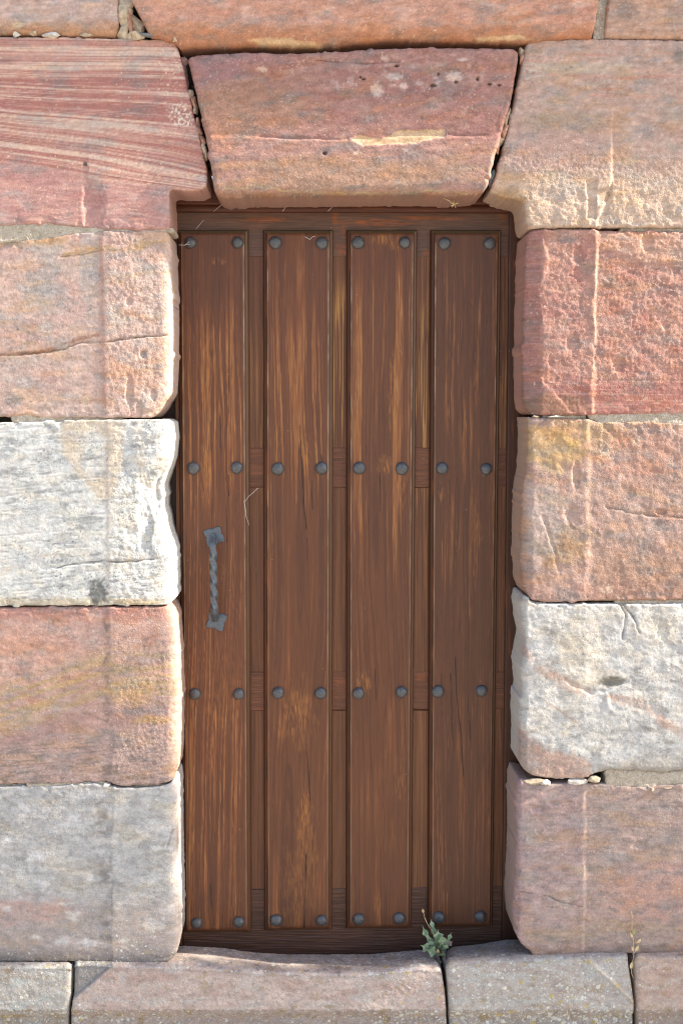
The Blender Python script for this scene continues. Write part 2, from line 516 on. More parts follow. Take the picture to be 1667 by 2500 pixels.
def hT2(px, py):
    g = roll(px, py, [300, 437, 630, 779, 945, 1146, 1295, 1470], [96, 111, 107, 108, 93, 96, 100, 90], 62, 44)
    g -= 4 * crack(px, py, [(980, 70), (1010, 58), (1090, 52), (1150, 60)], 6, 81)
    g += 3.5 * fbm(px / 90, py / 36, 4, 82) - 5 * crack(px, py, [(718, 18), (740, 40), (700, 52)], 7, 83)
    return g
def cT2(px, py):
    c = tri(px, py, (214, 152, 122), (206, 140, 108), (218, 166, 140), 84, 130, 45)
    c = mix(c, (190, 122, 78), 0.75 * sst(45, 88, py + 14 * fbm(px / 60, py / 20, 3, 85)))  # orange lower edge: painted bounce light from the ground
    c = mix(c, (220, 175, 120), pmask(px, py, [(600, 92), (700, 90), (790, 104), (780, 110), (640, 106)], 3, 86))
    c = mix(c, (222, 180, 125), pmask(px, py, [(1160, 88), (1270, 82), (1300, 92), (1170, 94)], 3, 87))
    return mix(c, (236, 200, 160), specks(px, py, 88, 0.5)), 0.10
block("stone_block", [(310, -150), (1464, -150), (1462, 0), (1448, 88), (1380, 87), (1295, 96), (1240, 98), (1146, 95), (1030, 93), (945, 92), (860, 100), (779, 108), (700, 108), (630, 106), (560, 108),
      (437, 110), (428, 98), (400, 90), (364, 82), (345, 45), (322, 0)], -0.030, wall, hT2, cT2, r=12, label="long orange-pink block lying above the lintel stone")
def hT3(px, py): return roll(px, py, [1450, 1900], [92, 96], 26, 14)
def cT3(px, py):
    c = tri(px, py, (206, 160, 132), (198, 150, 118), (192, 156, 136), 91, 120, 30)
    c = mix(c, (182, 128, 92), 0.5 * sst(0.0, 0.5, fbm(px / 120, py / 10, 4, 92)))
    c = mix(c, (150, 128, 116), 0.5 * blob(px, py, 1530, 25, 26, 22, 93))
    return mix(c, (235, 205, 175), specks(px, py, 94, 0.55)), 0.1
block("stone_block", [(1485, -150), (XR, -150), (XR, 96), (1667, 94), (1560, 93), (1476, 91), (1480, 40), (1486, 0)], -0.010, wall, hT3, cT3, r=12,
      label="tan block in the top right corner")

# --- shoulder stone on the left
def hS1(px, py):
    edge_x = np.where(py < 430, 211 + 0.02 * (py - 275), 211 + (py - 430) * 0.36)
    edge_x = edge_x + 3 * fbm(px / 40, py / 30, 3, 101)
    g = 1.8 * sst(-5, 5, px - edge_x) * sst(262, 284, py)
    g -= 7 * blob(px, py, 228, 500, 24, 62, 102) * sst(430, 450, py)
    sx = py + 0.06 * px + 10 * fbm(px / 140, py / 60, 2, 103)
    g += 0.9 * fbm(px / 300, sx / 7, 3, 104) + 0.6 * fbm(px / 200, sx / 3.2, 2, 105)
    g -= 6 * crack(px, py, [(395, 295), (382, 300), (372, 292)], 4, 106)
    g -= 3 * blob(px, py, 208, 400, 6, 6, 107)
    return g
def cS1(px, py):
    # cross-bedding: bands fall gently to the right, more steeply lower down
    k = np.interp(py, [90, 250, 420, 560], [0.0, 0.05, 0.16, 0.13])
    s = py - k * px + 5 * fbm(px / 260, py / 120, 2, 111)
    b = 0.62 * fbm(px / 1100, s / 19, 3, 112) + 0.55 * fbm(px / 800, s / 4.6, 3, 113)
    red, cream, mid = np.array((186, 118, 104)), np.array((226, 184, 158)), np.array((206, 148, 128))
    c = mix(np.broadcast_to(mid.astype(float), px.shape + (3,)), red, sst(0.02, 0.16, b)); c = mix(c, cream, sst(-0.03, -0.18, b))
    low = sst(-8, 10, s - (398 - 0.03 * px + 10 * sst(150, 260, px)))
    pink = tri(px, py, (198, 142, 130), (188, 128, 118), (206, 156, 142), 114, 90, 50)
    pink = mix(pink, (214, 160, 140), 0.8 * sst(0.12, 0.4, fbm(px / 260, s / 6, 3, 115)))
    c = mix(c, pink, low)
    c = mix(c, (214, 182, 160), 0.75 * blob(px, py, 210, 305, 120, 10, 116))
    sal = pmask(px, py, [(415, 255), (450, 248), (474, 290), (476, 312), (425, 310), (412, 280)], 9, 117, 10, 8)
    c = mix(c, (236, 212, 186), sal * sst(-0.02, 0.14, fbm(px / 7, py / 6, 3, 118)))
    c = mix(c, (238, 215, 190), 0.9 * sst(0.3, 0.42, fbm(px / 6, py / 6, 2, 119)) * blob(px, py, 412, 165, 30, 60, 120))
    c = mix(c, (236, 208, 182), specks(px, py, 121, 0.44, 6))
    c = mix(c, (110, 88, 78), blob(px, py, 209, 401, 5, 5, 122))
    return c, 0.05
block("shoulder_stone", [(XL, 93), (0, 90), (143, 89), (286, 94), (414, 96), (430, 104), (450, 171), (464, 243), (480, 307), (496, 379), (506, 414), (505, 455), (497, 465), (470, 465), (430, 463), (425, 468),
      (426, 510), (427, 552), (422, 560), (330, 560), (228, 558), (118, 545), (0, 550), (XL, 546)], -0.002, wall, hS1, cS1, opening=-1, mott=0.55, grit=lambda px, py: 0.25 + 0 * px, r=8, drop=0.007, label="shoulder stone with red and cream stripes, left of the lintel stone", rough=0.35)

# --- the keystone lintel
def hK(px, py):
    led = np.interp(px, [450, 630, 720, 848, 1000, 1190, 1260], [330, 334, 340, 338, 330, 334, 330]) + 4 * fbm(px / 40, py / 40, 3, 131)
    g = 4.5 * sst(-4, 7, py - led) - 2.0
    g -= 5 * crack(px, py, [(630, 333), (720, 338), (848, 340)], 5, 132) + 7 * crack(px, py, [(1095, 326), (1130, 331), (1190, 328)], 4, 133)
    g -= 4 * crack(px, py, [(770, 146), (805, 150), (890, 155), (975, 150)], 4, 134)
    g -= 5 * pmask(px, py, [(858, 340), (872, 328), (934, 338), (975, 318), (1086, 316), (1086, 332), (1010, 350), (915, 354), (886, 356)], 3, 135, 4)
    g -= 8 * pits(px, py, 136, [(1057, 208, 8, 4), (1113, 199, 5, 4), (793, 374, 5, 4), (887, 192, 5, 3), (1166, 192, 4, 4), (1195, 205, 5, 3), (1218, 207, 4, 3), (1070, 180, 3, 3), (968, 160, 6, 3), (880, 188, 3, 3)])
    g += roll(px, py, [440, 530, 1190], [474, 476, 470], 24, 18)
    g += 2.2 * fbm(px / 60, py / 26, 4, 137)
    return g
def cK(px, py):
    c = tri(px, py, (178, 125, 111), (169, 114, 103), (184, 136, 120), 138, 120, 50)
    c = mix(c, (176, 128, 96), 0.6 * blob(px, py, 600, 260, 150, 80, 139, 0.8))
    c = mix(c, (170, 118, 116), 0.7 * blob(px, py, 520, 160, 130, 40, 140, 0.8))
    c = mix(c, (188, 142, 126), 0.6 * sst(330, 350, py)); c = mix(c, (182, 140, 104), 0.6 * blob(px, py, 850, 425, 330, 40, 141, 0.9))
    c = mix(c, (172, 124, 84), 0.5 * sst(455, 474, py))  # bottom edge tinted with painted warm bounce
    c = mix(c, (200, 160, 150), 0.8 * sst(0.12, 0.4, fbm(px / 30, py / 24, 4, 142)) * blob(px, py, 1000, 190, 220, 60, 143, 0.7))
    c = mix(c, (226, 180, 130), pmask(px, py, [(858, 342), (872, 328), (934, 338), (975, 318), (1086, 316), (1086, 332), (1010, 350), (915, 354), (886, 356)], 2, 135, 4))
    for i, (x, y, a, b) in enumerate([(920, 218, 15, 18), (960, 186, 22, 9), (1108, 186, 20, 12), (640, 168, 12, 7), (985, 208, 10, 8), (873, 374, 10, 4), (1130, 145, 14, 4), (990, 367, 5, 4), (937, 142, 8, 5)]):
        c = mix(c, (222, 188, 168), 0.8 * blob(px, py, x, y, a, b, 145 + i, 0.8))
    c = mix(c, (226, 184, 150), specks(px, py, 156, 0.42, 6))
    c = mix(c, (196, 170, 110), 0.8 * crack(px, py, [(545, 462), (640, 458), (700, 466), (920, 472), (1060, 464), (1140, 470)], 3, 157, 6))
    c = mix(c, (84, 58, 46), 0.8 * pits(px, py, 136, [(1057, 208, 8, 4), (1113, 199, 5, 4), (793, 374, 5, 4), (887, 192, 5, 3), (1166, 192, 4, 4), (1195, 205, 5, 3), (1218, 207, 4, 3), (1070, 180, 3, 3), (968, 160, 6, 3), (880, 188, 3, 3)]))
    c = mix(c, (120, 82, 68), 0.7 * crack(px, py, [(770, 146), (805, 150), (890, 155), (975, 150)], 3, 134))
    return c, 0.05
block("keystone", [(459, 146), (463, 137), (475, 133), (540, 128), (618, 125), (720, 128), (802, 126), (882, 119), (940, 117), (1031, 114), (1150, 115), (1255, 116), (1266, 125), (1263, 155), (1249, 241), (1226, 321), (1203, 402), (1190, 455),
      (1180, 470), (1140, 474), (974, 473), (744, 475), (600, 477), (536, 479), (523, 466), (509, 367), (486, 258)], -0.018, wall, hK, cK, r=20, drop=0.016,
      depth=0.20, label="keystone of the lintel, dark mauve-red and pitted, with an ochre scar")

# --- shoulder stone on the right
def hS2(px, py):
    fx = 1493 + np.where(py > 440, -(py - 440) * 0.35, 0) + 3 * fbm(px / 20, py / 16, 3, 161)
    g = 8 * sst(3, -3, px - fx) * sst(255, 300, py) - 3
    # the shoulder curls under towards the door
    g -= 26 * sst(1300, 1215, px + (py - 440) * 0.3) * sst(400, 470, py) * 0.7
    g -= 9 * pmask(px, py, [(1432, 440), (1455, 440), (1452, 536), (1434, 534)], 3, 162, 5)
    g -= 10 * pmask(px, py, [(1455, 470), (1492, 455), (1490, 480), (1462, 500)], 4, 163, 4)
    g += 2.4 * sst(330, 420, py) * (fbm(px / 9, py / 9, 3, 164) * 0.8)
    g += 5 * sst(0, 60, py - 430) * fbm(px / 34, py / 50, 3, 165)
    g -= 3 * crack(px, py, [(1290, 115), (1340, 110), (1375, 95)], 3, 166)
    g += 0.8 * fbm(px / 300, (py + 0.02 * px) / 9, 3, 167) * sst(270, 200, py)
    return g
def cS2(px, py):
    c = tri(px, py, (200, 162, 142), (194, 154, 132), (190, 162, 142), 168, 130, 60)
    s = py - 18 * np.sin((px - 1280) / 250) + 0.0 * px
    st = sst(0.05, 0.35, fbm(px / 280, s / 9, 3, 169)) * sst(90, 130, py) * sst(270, 210, py)
    c = mix(c, (206, 142, 118), 0.75 * st)
    c = mix(c, (198, 176, 150), 0.7 * blob(px, py, 1400, 165, 140, 14, 170, 0.6))
    c = mix(c, (178, 152, 118), 0.6 * blob(px, py, 1370, 300, 100, 26, 171, 0.8))
    c = mix(c, (186, 146, 130), 0.7 * pmask(px, py, [(1250, 300), (1490, 300), (1490, 420), (1220, 420)], 30, 172))
    c = mix(c, (216, 182, 152), 0.8 * sst(390, 460, py + 20 * fbm(px / 60, py / 60, 3, 173)))  # sunlit lower part of the stone painted paler
    c = mix(c, (190, 148, 100), 0.7 * blob(px, py, 1250, 480, 40, 22, 174))
    c = mix(c, (146, 130, 116), 0.6 * blob(px, py, 1660, 140, 20, 22, 175))
    c = mix(c, (170, 120, 106), 0.7 * pits(px, py, 176, [(1302, 179, 5, 5), (1382, 170, 4, 4), (1394, 163, 3, 3), (1286, 174, 3, 3)]))
    return mix(c, (232, 208, 184), specks(px, py, 177, 0.5, 6)), 0.08
block("shoulder_stone", [(1283, 112), (1288, 102), (1297, 96), (1348, 93), (1480, 93), (1667, 96), (XR, 97), (XR, 557), (1667, 556), (1540, 555), (1414, 555), (1330, 557), (1272, 558), (1264, 552), (1260, 527), (1258, 500), (1252, 489), (1225, 483), (1204, 476), (1198, 466), (1203, 448),
      (1216, 412), (1232, 349), (1249, 274), (1265, 198), (1279, 132)], -0.006, wall, hS2, cS2, opening=1, grit=lambda px, py: 0.25 + 0.8 * sst(330, 430, py), r=15, drop=0.014, label="shoulder stone, tan with a raised square margin, right of the lintel stone")

# --- left jamb, four blocks
def margin(px, py, x0, x1, y0, y1, amt, seed, soft=4, side=1):
    ex = x0 + (x1 - x0) * (py - y0) / (y1 - y0) + 3 * fbm(px / 30, py / 26, 3, seed) + 9 * fbm(py / 170, px * 0 + seed, 2, seed + 8)
    soft = soft * np.clip(1.3 + 2.6 * fbm(px / 90, py / 60, 3, seed + 4), 0.6, 3.2)
    return amt * sst(-1, 1, side * (px - ex) / soft), ex
def arris(px, py, xs, ys, rad, amt, side=1):
    """soft worn vertical arris towards the opening: xs(ys) is the outline"""
    d = side * (np.interp(py, ys, xs) - 12 - px)
    rad = rad * 0.8
    t = np.clip(d / rad, 0, 1)
    return -amt * (1 - np.sqrt(1 - (1 - t) ** 2))
def hL2(px, py):
    m, ex = margin(px, py, 247, 257, 563, 1020, 2.6, 181)
    g = m - 2 + np.where(px < ex, 0.05 * (px - ex), 0.03 * (px - ex) * -1)
    g += arris(px, py, [428, 433, 433, 428, 381], [563, 700, 905, 961, 1022], 44, 24)
    rg = sst(0, 20, px - ex)
    g += rg * (1.8 * fbm(px / 9, py / 10, 3, 182) + 2.0 * fbm(px / 30, py / 40, 3, 183))
    cr = [(-100, 882), (0, 867), (93, 861), (152, 853), (199, 835), (265, 835), (298, 828), (358, 822), (411, 820), (432, 812)]
    g -= 5 * crack(px, py, cr, 5, 184, 4)
    g -= 2.5 * crack(px, py, [(146, 626), (190, 620), (247, 612)], 5, 185)
    for x, y, a, b in [(316, 955, 8, 34), (349, 865, 7, 9), (352, 858, 5, 6), (374, 965, 6, 14), (315, 737, 7, 9), (340, 1000, 7, 20)]:
        g -= 6 * blob(px, py, x, y, a, b, int(x), 0.5)
    g -= 5 * sst(-6, 10, py - (1000 + 0.0 * px)) * sst(300, 350, px)
    return g
def cL2(px, py):
    c = tri(px, py, (208, 172, 154), (202, 160, 144), (192, 170, 156), 186, 110, 80)
    c = mix(c, (212, 164, 148), 0.6 * blob(px, py, 160, 740, 60, 50, 187, 0.6))
    c = mix(c, (180, 166, 158), 0.7 * blob(px, py, 110, 700, 50, 60, 188, 1.0) + 0.6 * blob(px, py, 220, 660, 26, 110, 189, 0.7))
    oc = (198, 152, 96)
    c = mix(c, oc, 0.7 * crack(px, py, [(-50, 588), (60, 590), (150, 585)], 22, 190, 6))
    c = mix(c, oc, 0.8 * crack(px, py, [(160, 622), (200, 612), (250, 606), (300, 612), (350, 596), (420, 580)], 15, 191, 8))
    c = mix(c, (196, 140, 116), 0.6 * crack(px, py, [(247, 590), (250, 800), (255, 1015)], 14, 192, 4))
    c = mix(c, (168, 116, 88), 0.8 * crack(px, py, [(-20, 868), (60, 862), (93, 860), (200, 826), (240, 818)], 9, 193, 4))
    c = mix(c, (122, 92, 62), 0.8 * crack(px, py, [(-100, 882), (0, 869), (93, 861), (152, 853), (199, 835), (265, 835), (298, 828), (358, 822), (411, 820)], 2.5, 184, 4))
    c = mix(c, (108, 80, 50), 0.8 * crack(px, py, [(148, 627), (190, 622), (240, 613)], 2.5, 194))
    c = mix(c, (214, 160, 132), 0.6 * blob(px, py, 330, 900, 70, 50, 195, 0.8))
    c = mix(c, (230, 205, 170), 0.6 * sst(392, 420, px) * sst(640, 700, py))  # sunlight on the worn arris painted in as a pale band
    c = mix(c, (150, 140, 132), 0.7 * blob(px, py, 30, 975, 20, 14, 196, 0.8))
    return mix(c, (130, 112, 100), specks(px, py, 197, 0.46, 8)), 0.05
block("stone_block", [(XL, 590), (0, 586), (99, 581), (186, 568), (259, 563), (415, 563), (425, 570), (431, 673), (433, 805), (431, 905), (428, 961), (414, 978), (398, 1004), (381, 1020), (259, 1020), (133, 1020), (53, 1014), (0, 1018), (XL, 1016)], -0.003, wall, hL2, cL2, opening=-1, grit=lambda px, py: 0.22 + 0.7 * sst(255, 271, px) * sst(425, 395, px),
      r=9, drop=0.007, label="pinkish grey jamb block with a thin wavering crack and a broken lower corner", rough=0.7)
def hL3(px, py):
    m, ex = margin(px, py, 262, 266, 1024, 1480, 1.8, 201)
    g = m - 1 + np.where(px < ex, 0.05 * (px - ex), 0.03 * (px - ex) * -1)
    g += arris(px, py, [428, 433, 428, 400, 390, 396, 418, 434, 436], [1023, 1066, 1119, 1160, 1185, 1240, 1298, 1348, 1470], 58, 32)
    g += 7 * blob(px, py, 380, 1085, 52, 66, 202, 0.25, soft=0.6)
    g -= 12 * blob(px, py, 362, 1230, 22, 60, 203, 0.5, soft=0.5)
    g -= 7 * blob(px, py, 355, 1290, 14, 50, 204, 0.6) + 5 * blob(px, py, 330, 1315, 22, 22, 205, 0.8)
    g += sst(0, 20, px - ex) * (2.4 * fbm(px / 15, py / 13, 4, 206) + 2.5 * fbm(px / 34, py / 30, 3, 207))
    g -= 5.5 * crack(px, py, [(100, 1386), (139, 1386), (186, 1376), (259, 1369), (285, 1373), (345, 1369), (375, 1366), (410, 1356)], 5, 208)
    g -= 3 * crack(px, py, [(345, 1432), (380, 1428), (402, 1418)], 5, 209)
    s = py + 0.10 * px * sst(1300, 1100, py)
    g -= 1.3 * sst(0.18, 0.42, fbm(px / 110, (py + 0.09 * px) / 6.5, 3, 210))
    return g
def cL3(px, py):
    c = tri(px, py, (222, 219, 210), (204, 203, 198), (226, 216, 200), 211, 110, 60)
    gm = sst(-0.02, 0.34, fbm(px / 60, (py + 0.08 * px) / 26, 5, 212, 0.65)) * (1 - 0.8 * blob(px, py, 30, 1330, 110, 110, 213, 0.6))
    c = mix(c, (158, 158, 156), 0.7 * gm)
    c = mix(c, (126, 127, 126), 0.55 * sst(0.2, 0.42, fbm(px / 26, (py + 0.08 * px) / 5.5, 4, 214)) * sst(-0.15, 0.2, fbm(px / 100, py / 70, 2, 215)))
    band = pmask(px, py, [(150, 1015), (300, 1010), (300, 1110), (285, 1195), (268, 1222), (240, 1215), (195, 1165), (160, 1120), (146, 1070)], 8, 216, 8)
    c = mix(c, (222, 196, 164), 0.75 * band * (1 - 0.9 * blob(px, py, 226, 1110, 34, 55, 217, 0.6)))
    c = mix(c, (214, 192, 172), 0.7 * crack(px, py, [(264, 1030), (264, 1460)], 9, 218, 3))
    c = mix(c, (226, 204, 176), 0.5 * sst(0.0, 0.4, fbm(px / 30, py / 50, 4, 219)) * sst(280, 300, px))
    c = mix(c, (196, 172, 130), 0.6 * blob(px, py, 120, 1470, 200, 10, 220, 0.8) + 0.6 * blob(px, py, 350, 1470, 60, 8, 221, 0.6))
    c = mix(c, (92, 92, 88), 0.7 * blob(px, py, 240, 1445, 20, 30, 222, 1.1))
    c = mix(c, (98, 92, 82), 0.8 * crack(px, py, [(139, 1386), (186, 1376), (259, 1369), (285, 1373), (345, 1369), (375, 1366)], 2.5, 208))
    return mix(c, (110, 110, 106), specks(px, py, 223, 0.38, 5)), 0.04
block("stone_block", [(XL, 1033), (0, 1031), (146, 1028), (160, 1025), (300, 1024), (415, 1023), (430, 1030), (433, 1066), (428, 1119), (412, 1158), (404, 1190), (405, 1245), (418, 1298), (434, 1348), (437, 1415), (434, 1468), (421, 1479), (332, 1478), (179, 1479), (0, 1481), (XL, 1482)], -0.004, wall, hL3, cL3, mott=0.6, opening=-1, grit=lambda px, py: 0.22 + 0.7 * sst(268, 284, px) * sst(425, 395, px),
      r=8, drop=0.007, label="white and grey veined jamb block beside the door handle, its edge worn hollow", rough=0.7)
def hL4(px, py):
    m, ex = margin(px, py, 266, 272, 1485, 1915, 2.4, 231)
    g = m - 1.5 + np.where(px < ex, 0.05 * (px - ex), 0.03 * (px - ex) * -1)
    g += arris(px, py, [424, 439, 445, 448, 446, 434], [1480, 1513, 1600, 1748, 1848, 1909], 40, 22)
    g += sst(0, 16, px - ex) * (1.8 * fbm(px / 9, py / 9, 3, 232) + 1.2 * fbm(px / 40, py / 40, 3, 233)) * sst(1520, 1600, py)
    g += 0.9 * sst(1780, 1830, py) * fbm(px / 90, (py + 0.1 * px) / 5, 3, 234)
    return g
def cL4(px, py):
    c = tri(px, py, (196, 154, 138), (186, 140, 124), (200, 160, 144), 235, 80, 60)
    s = py + 0.33 * px * sst(300, 200, px) + 0.33 * 250 * sst(200, 300, px)
    yb = sst(-50, 0, s - 1700) * sst(90, 30, s - 1740)
    c = mix(c, (190, 156, 106), 0.8 * yb * sst(-0.25, 0.2, fbm(px / 140, s / 13, 4, 236)))
    c = mix(c, (172, 134, 124), 0.6 * sst(-20, 20, s - 1800) * sst(70, 20, s - 1810))
    dk = sst(1800, 1850, py + 0.12 * px)
    c = mix(c, (178, 148, 136), 0.7 * dk); c = mix(c, (140, 122, 114), 0.7 * dk * sst(0.0, 0.3, fbm(px / 60, (py + 0.1 * px) / 7, 4, 237)))
    c = mix(c, (188, 122, 104), 0.6 * sst(1530, 1500, py + 20 * fbm(px / 60, py / 40, 3, 238)))
    c = mix(c, (206, 150, 124), 0.5 * blob(px, py, 80, 1580, 120, 50, 239, 0.8))
    c = mix(c, (198, 156, 142), blob(px, py, 232, 1503, 20, 14, 240, 0.3))
    c = mix(c, (128, 104, 94), 0.6 * crack(px, py, [(262, 1520), (258, 1620), (264, 1760)], 12, 241, 5) * sst(-0.1, 0.2, fbm(px / 20, py / 20, 3, 242)))
    c = mix(c, (210, 170, 140), 0.6 * sst(405, 425, px))  # lit edge towards the door painted lighter
    c = mix(c, (196, 152, 92), 0.7 * blob(px, py, 370, 1758, 46, 10, 243, 0.8) + 0.5 * blob(px, py, 320, 1690, 50, 30, 244, 1.0))
    return mix(c, (228, 208, 194), specks(px, py, 245, 0.5, 5)), 0.16 * sst(300, 250, px) + 0.04
block("stone_block", [(XL, 1490), (0, 1486), (133, 1483), (330, 1482), (420, 1482), (428, 1490), (439, 1513), (443, 1583), (447, 1666), (448, 1748), (446, 1848), (443, 1888), (432, 1909), (398, 1917), (298, 1921), (276, 1914), (245, 1908), (199, 1913), (90, 1916), (0, 1918), (XL, 1920)], -0.003, wall, hL4, cL4, opening=-1, grit=lambda px, py: 0.22 + 0.7 * sst(272, 288, px) * sst(425, 395, px),
      r=9, drop=0.008, label="rusty pink jamb block with a slanting yellow-ochre band", rough=0.6)
def hL5(px, py):
    m, ex = margin(px, py, 272, 275, 1925, 2355, 4, 251, 3)
    g = m - 1.5 + np.where(px < ex, 0.05 * (px - ex), 0.03 * (px - ex) * -1)
    g += arris(px, py, [440, 444, 445, 448, 448, 441], [1907, 1925, 2099, 2215, 2311, 2338], 42, 26)
    g += 1.6 * fbm(px / 22, py / 14, 4, 252)
    g -= 6 * crack(px, py, [(421, 2027), (413, 2048), (408, 2070)], 4, 253)
    g -= 4 * crack(px, py, [(355, 2332), (390, 2340), (430, 2335)], 5, 254)
    return g
def cL5(px, py):
    c = tri(px, py, (188, 184, 180), (172, 167, 162), (196, 188, 178), 255, 110, 50)
    low = sst(2150, 2290, py + 30 * fbm(px / 90, py / 40, 3, 256))
    c = mix(c, (178, 158, 148), 0.85 * low)
    c = mix(c, (196, 158, 146), 0.8 * blob(px, py, 40, 2230, 130, 34, 257, 0.8))
    c = mix(c, (138, 128, 122), 0.75 * crack(px, py, [(248, 1965), (255, 2100), (262, 2300)], 34, 258, 14) * sst(-0.1, 0.2, fbm(px / 30, py / 24, 4, 259)))
    c = mix(c, (146, 144, 140), 0.5 * sst(0.05, 0.4, fbm(px / 26, py / 17, 5, 260, 0.7)))
    c = mix(c, (214, 208, 204), 0.7 * sst(0.15, 0.4, fbm(px / 70, py / 40, 4, 261)))
    c = mix(c, (210, 188, 176), 0.6 * sst(412, 432, px))  # soft light along the door-side edge, put into the colour
    c = mix(c, (136, 122, 112), 0.7 * sst(2310, 2350, py))
    return c, 0.10 + 0.35 * sst(2230, 2340, py) + 0.15 * sst(240, 262, px) * sst(2060, 2100, py)
block("stone_block", [(XL, 1926), (0, 1923), (120, 1921), (232, 1913), (288, 1924), (360, 1924), (418, 1920), (436, 1908), (443, 1914), (445, 2099), (448, 2215), (448, 2311), (441, 2337), (424, 2348), (398, 2356), (285, 2358), (273, 2354), (262, 2349), (0, 2353), (XL, 2354)], -0.004, wall, hL5, cL5, mott=0.75, opening=-1,
      r=9, drop=0.008, label="grey jamb block at the foot of the door's left side, pinkish lower down", rough=0.6)

# --- right jamb, four blocks
def reveal(px, py, xc, xl, amt, seed):
    """face left of the corner line turns back towards the door"""
    ex = xc + 9 * fbm(px / 50, py / 46, 4, seed)
    d = np.clip((ex - px) / max(xc - xl - 22, 1), 0, 1.2)
    return -amt * 1.1 * (d ** 1.15), ex
def hR2(px, py):
    m, ex = margin(px, py, 1456, 1448, 565, 1010, -7, 271, 3)
    a, ec = reveal(px, py, 1324, 1258, 34, 272)
    rg = sst(-3, 3, px - ec)
    chip = pmask(px, py, [(1322, 575), (1345, 580), (1450, 575), (1450, 1005), (1395, 1010), (1345, 950), (1318, 920), (1316, 820), (1325, 780), (1318, 740), (1322, 680), (1334, 670), (1338, 620), (1330, 600)], 3, 273, 7, 16)
    g = m + a - 3.5 * chip + 2 + chip * (2.0 * fbm(px / 10, py / 10, 3, 274) + 2.4 * fbm(px / 42, py / 34, 3, 275))
    g += 3.0 * np.exp(-((px - ex + 7) / 8.0) ** 2) * np.clip(0.5 + 1.6 * fbm(px / 60, py / 70, 3, 268), 0, 1.2)
    g += sst(0, 12, px - ex) * (2.2 * fbm(px / 10, (py + 0.4 * px) / 9, 3, 276) + 2.8 * fbm(px / 46, (py - 0.4 * px) / 30, 3, 277)) * sst(1000, 900, py + 30 * fbm(px / 40, py / 40, 2, 270))
    up_ = pmask(px, py, [(1460, 570), (XR, 568), (XR, 640), (1625, 640), (1605, 645), (1570, 640), (1530, 622), (1500, 612), (1465, 612)], 3, 278, 8, 16)
    g += 2.5 * up_ - 1.5 * crack(px, py, [(1470, 930), (1560, 929), (1700, 929)], 3, 279, 1)
    for x, y, a_, b_ in [(1396, 840, 14, 22), (1418, 668, 22, 18), (1344, 880, 6, 14), (1510, 890, 14, 18), (1640, 700, 9, 7), (1650, 660, 8, 8), (1625, 795, 8, 8), (1410, 625, 16, 20), (1580, 590, 14, 22)]:
        g -= 5 * blob(px, py, x, y, a_, b_, int(x), 0.6)
    return g
def cR2(px, py):
    c = tri(px, py, (194, 138, 118), (184, 122, 106), (202, 148, 128), 281, 100, 60)
    s = py + 0.0 * px
    lo = sst(900, 960, py)
    c = mix(c, (176, 104, 92), 0.6 * lo); c = mix(c, (208, 150, 128), 0.7 * lo * sst(0.08, 0.3, fbm(px / 260, s / 5, 3, 282)))
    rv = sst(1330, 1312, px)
    c = mix(c, (164, 106, 96), 0.75 * rv); c = mix(c, (190, 136, 118), 0.6 * rv * sst(0.05, 0.3, fbm(px / 130, s / 4, 3, 283)))  # reveal darkened with painted shade, then its own banding
    c = mix(c, (214, 160, 128), 0.75 * pmask(px, py, [(1460, 570), (XR, 568), (XR, 640), (1625, 640), (1605, 645), (1570, 640), (1530, 622), (1500, 612), (1465, 612)], 3, 278, 8, 16))
    c = mix(c, (204, 152, 128), 0.7 * sst(0.0, 0.4, fbm(px / 60, py / 60, 5, 284, 0.65)) * sst(1455, 1470, px) * sst(920, 860, py))
    c = mix(c, (222, 178, 140), 0.5 * crack(px, py, [(1456, 565), (1452, 800), (1448, 1005)], 8, 285, 3))  # sun on the ridge painted as a pale line
    c = mix(c, (226, 194, 160), 0.6 * sst(0.22, 0.4, fbm(px / 18, py / 10, 4, 286)) * sst(950, 975, py) * sst(1500, 1540, px))
    c = mix(c, (150, 110, 78), 0.6 * blob(px, py, 1350, 990, 80, 26, 287, 0.8))
    c = mix(c, (214, 168, 140), 0.6 * crack(px, py, [(1470, 930), (1560, 929), (1700, 929)], 2.5, 279, 1))
    return mix(c, (232, 202, 176), specks(px, py, 288, 0.48, 6)), 0.05
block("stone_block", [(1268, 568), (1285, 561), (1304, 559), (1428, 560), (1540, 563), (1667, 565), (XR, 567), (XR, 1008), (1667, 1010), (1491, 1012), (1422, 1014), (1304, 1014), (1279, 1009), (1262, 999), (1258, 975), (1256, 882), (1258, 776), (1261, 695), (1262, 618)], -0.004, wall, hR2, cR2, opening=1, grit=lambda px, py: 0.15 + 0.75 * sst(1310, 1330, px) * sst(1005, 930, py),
      r=9, drop=0.008, label="brick-red jamb block, its sunny face hacked rough beside a smooth edge strip", rough=0.7)
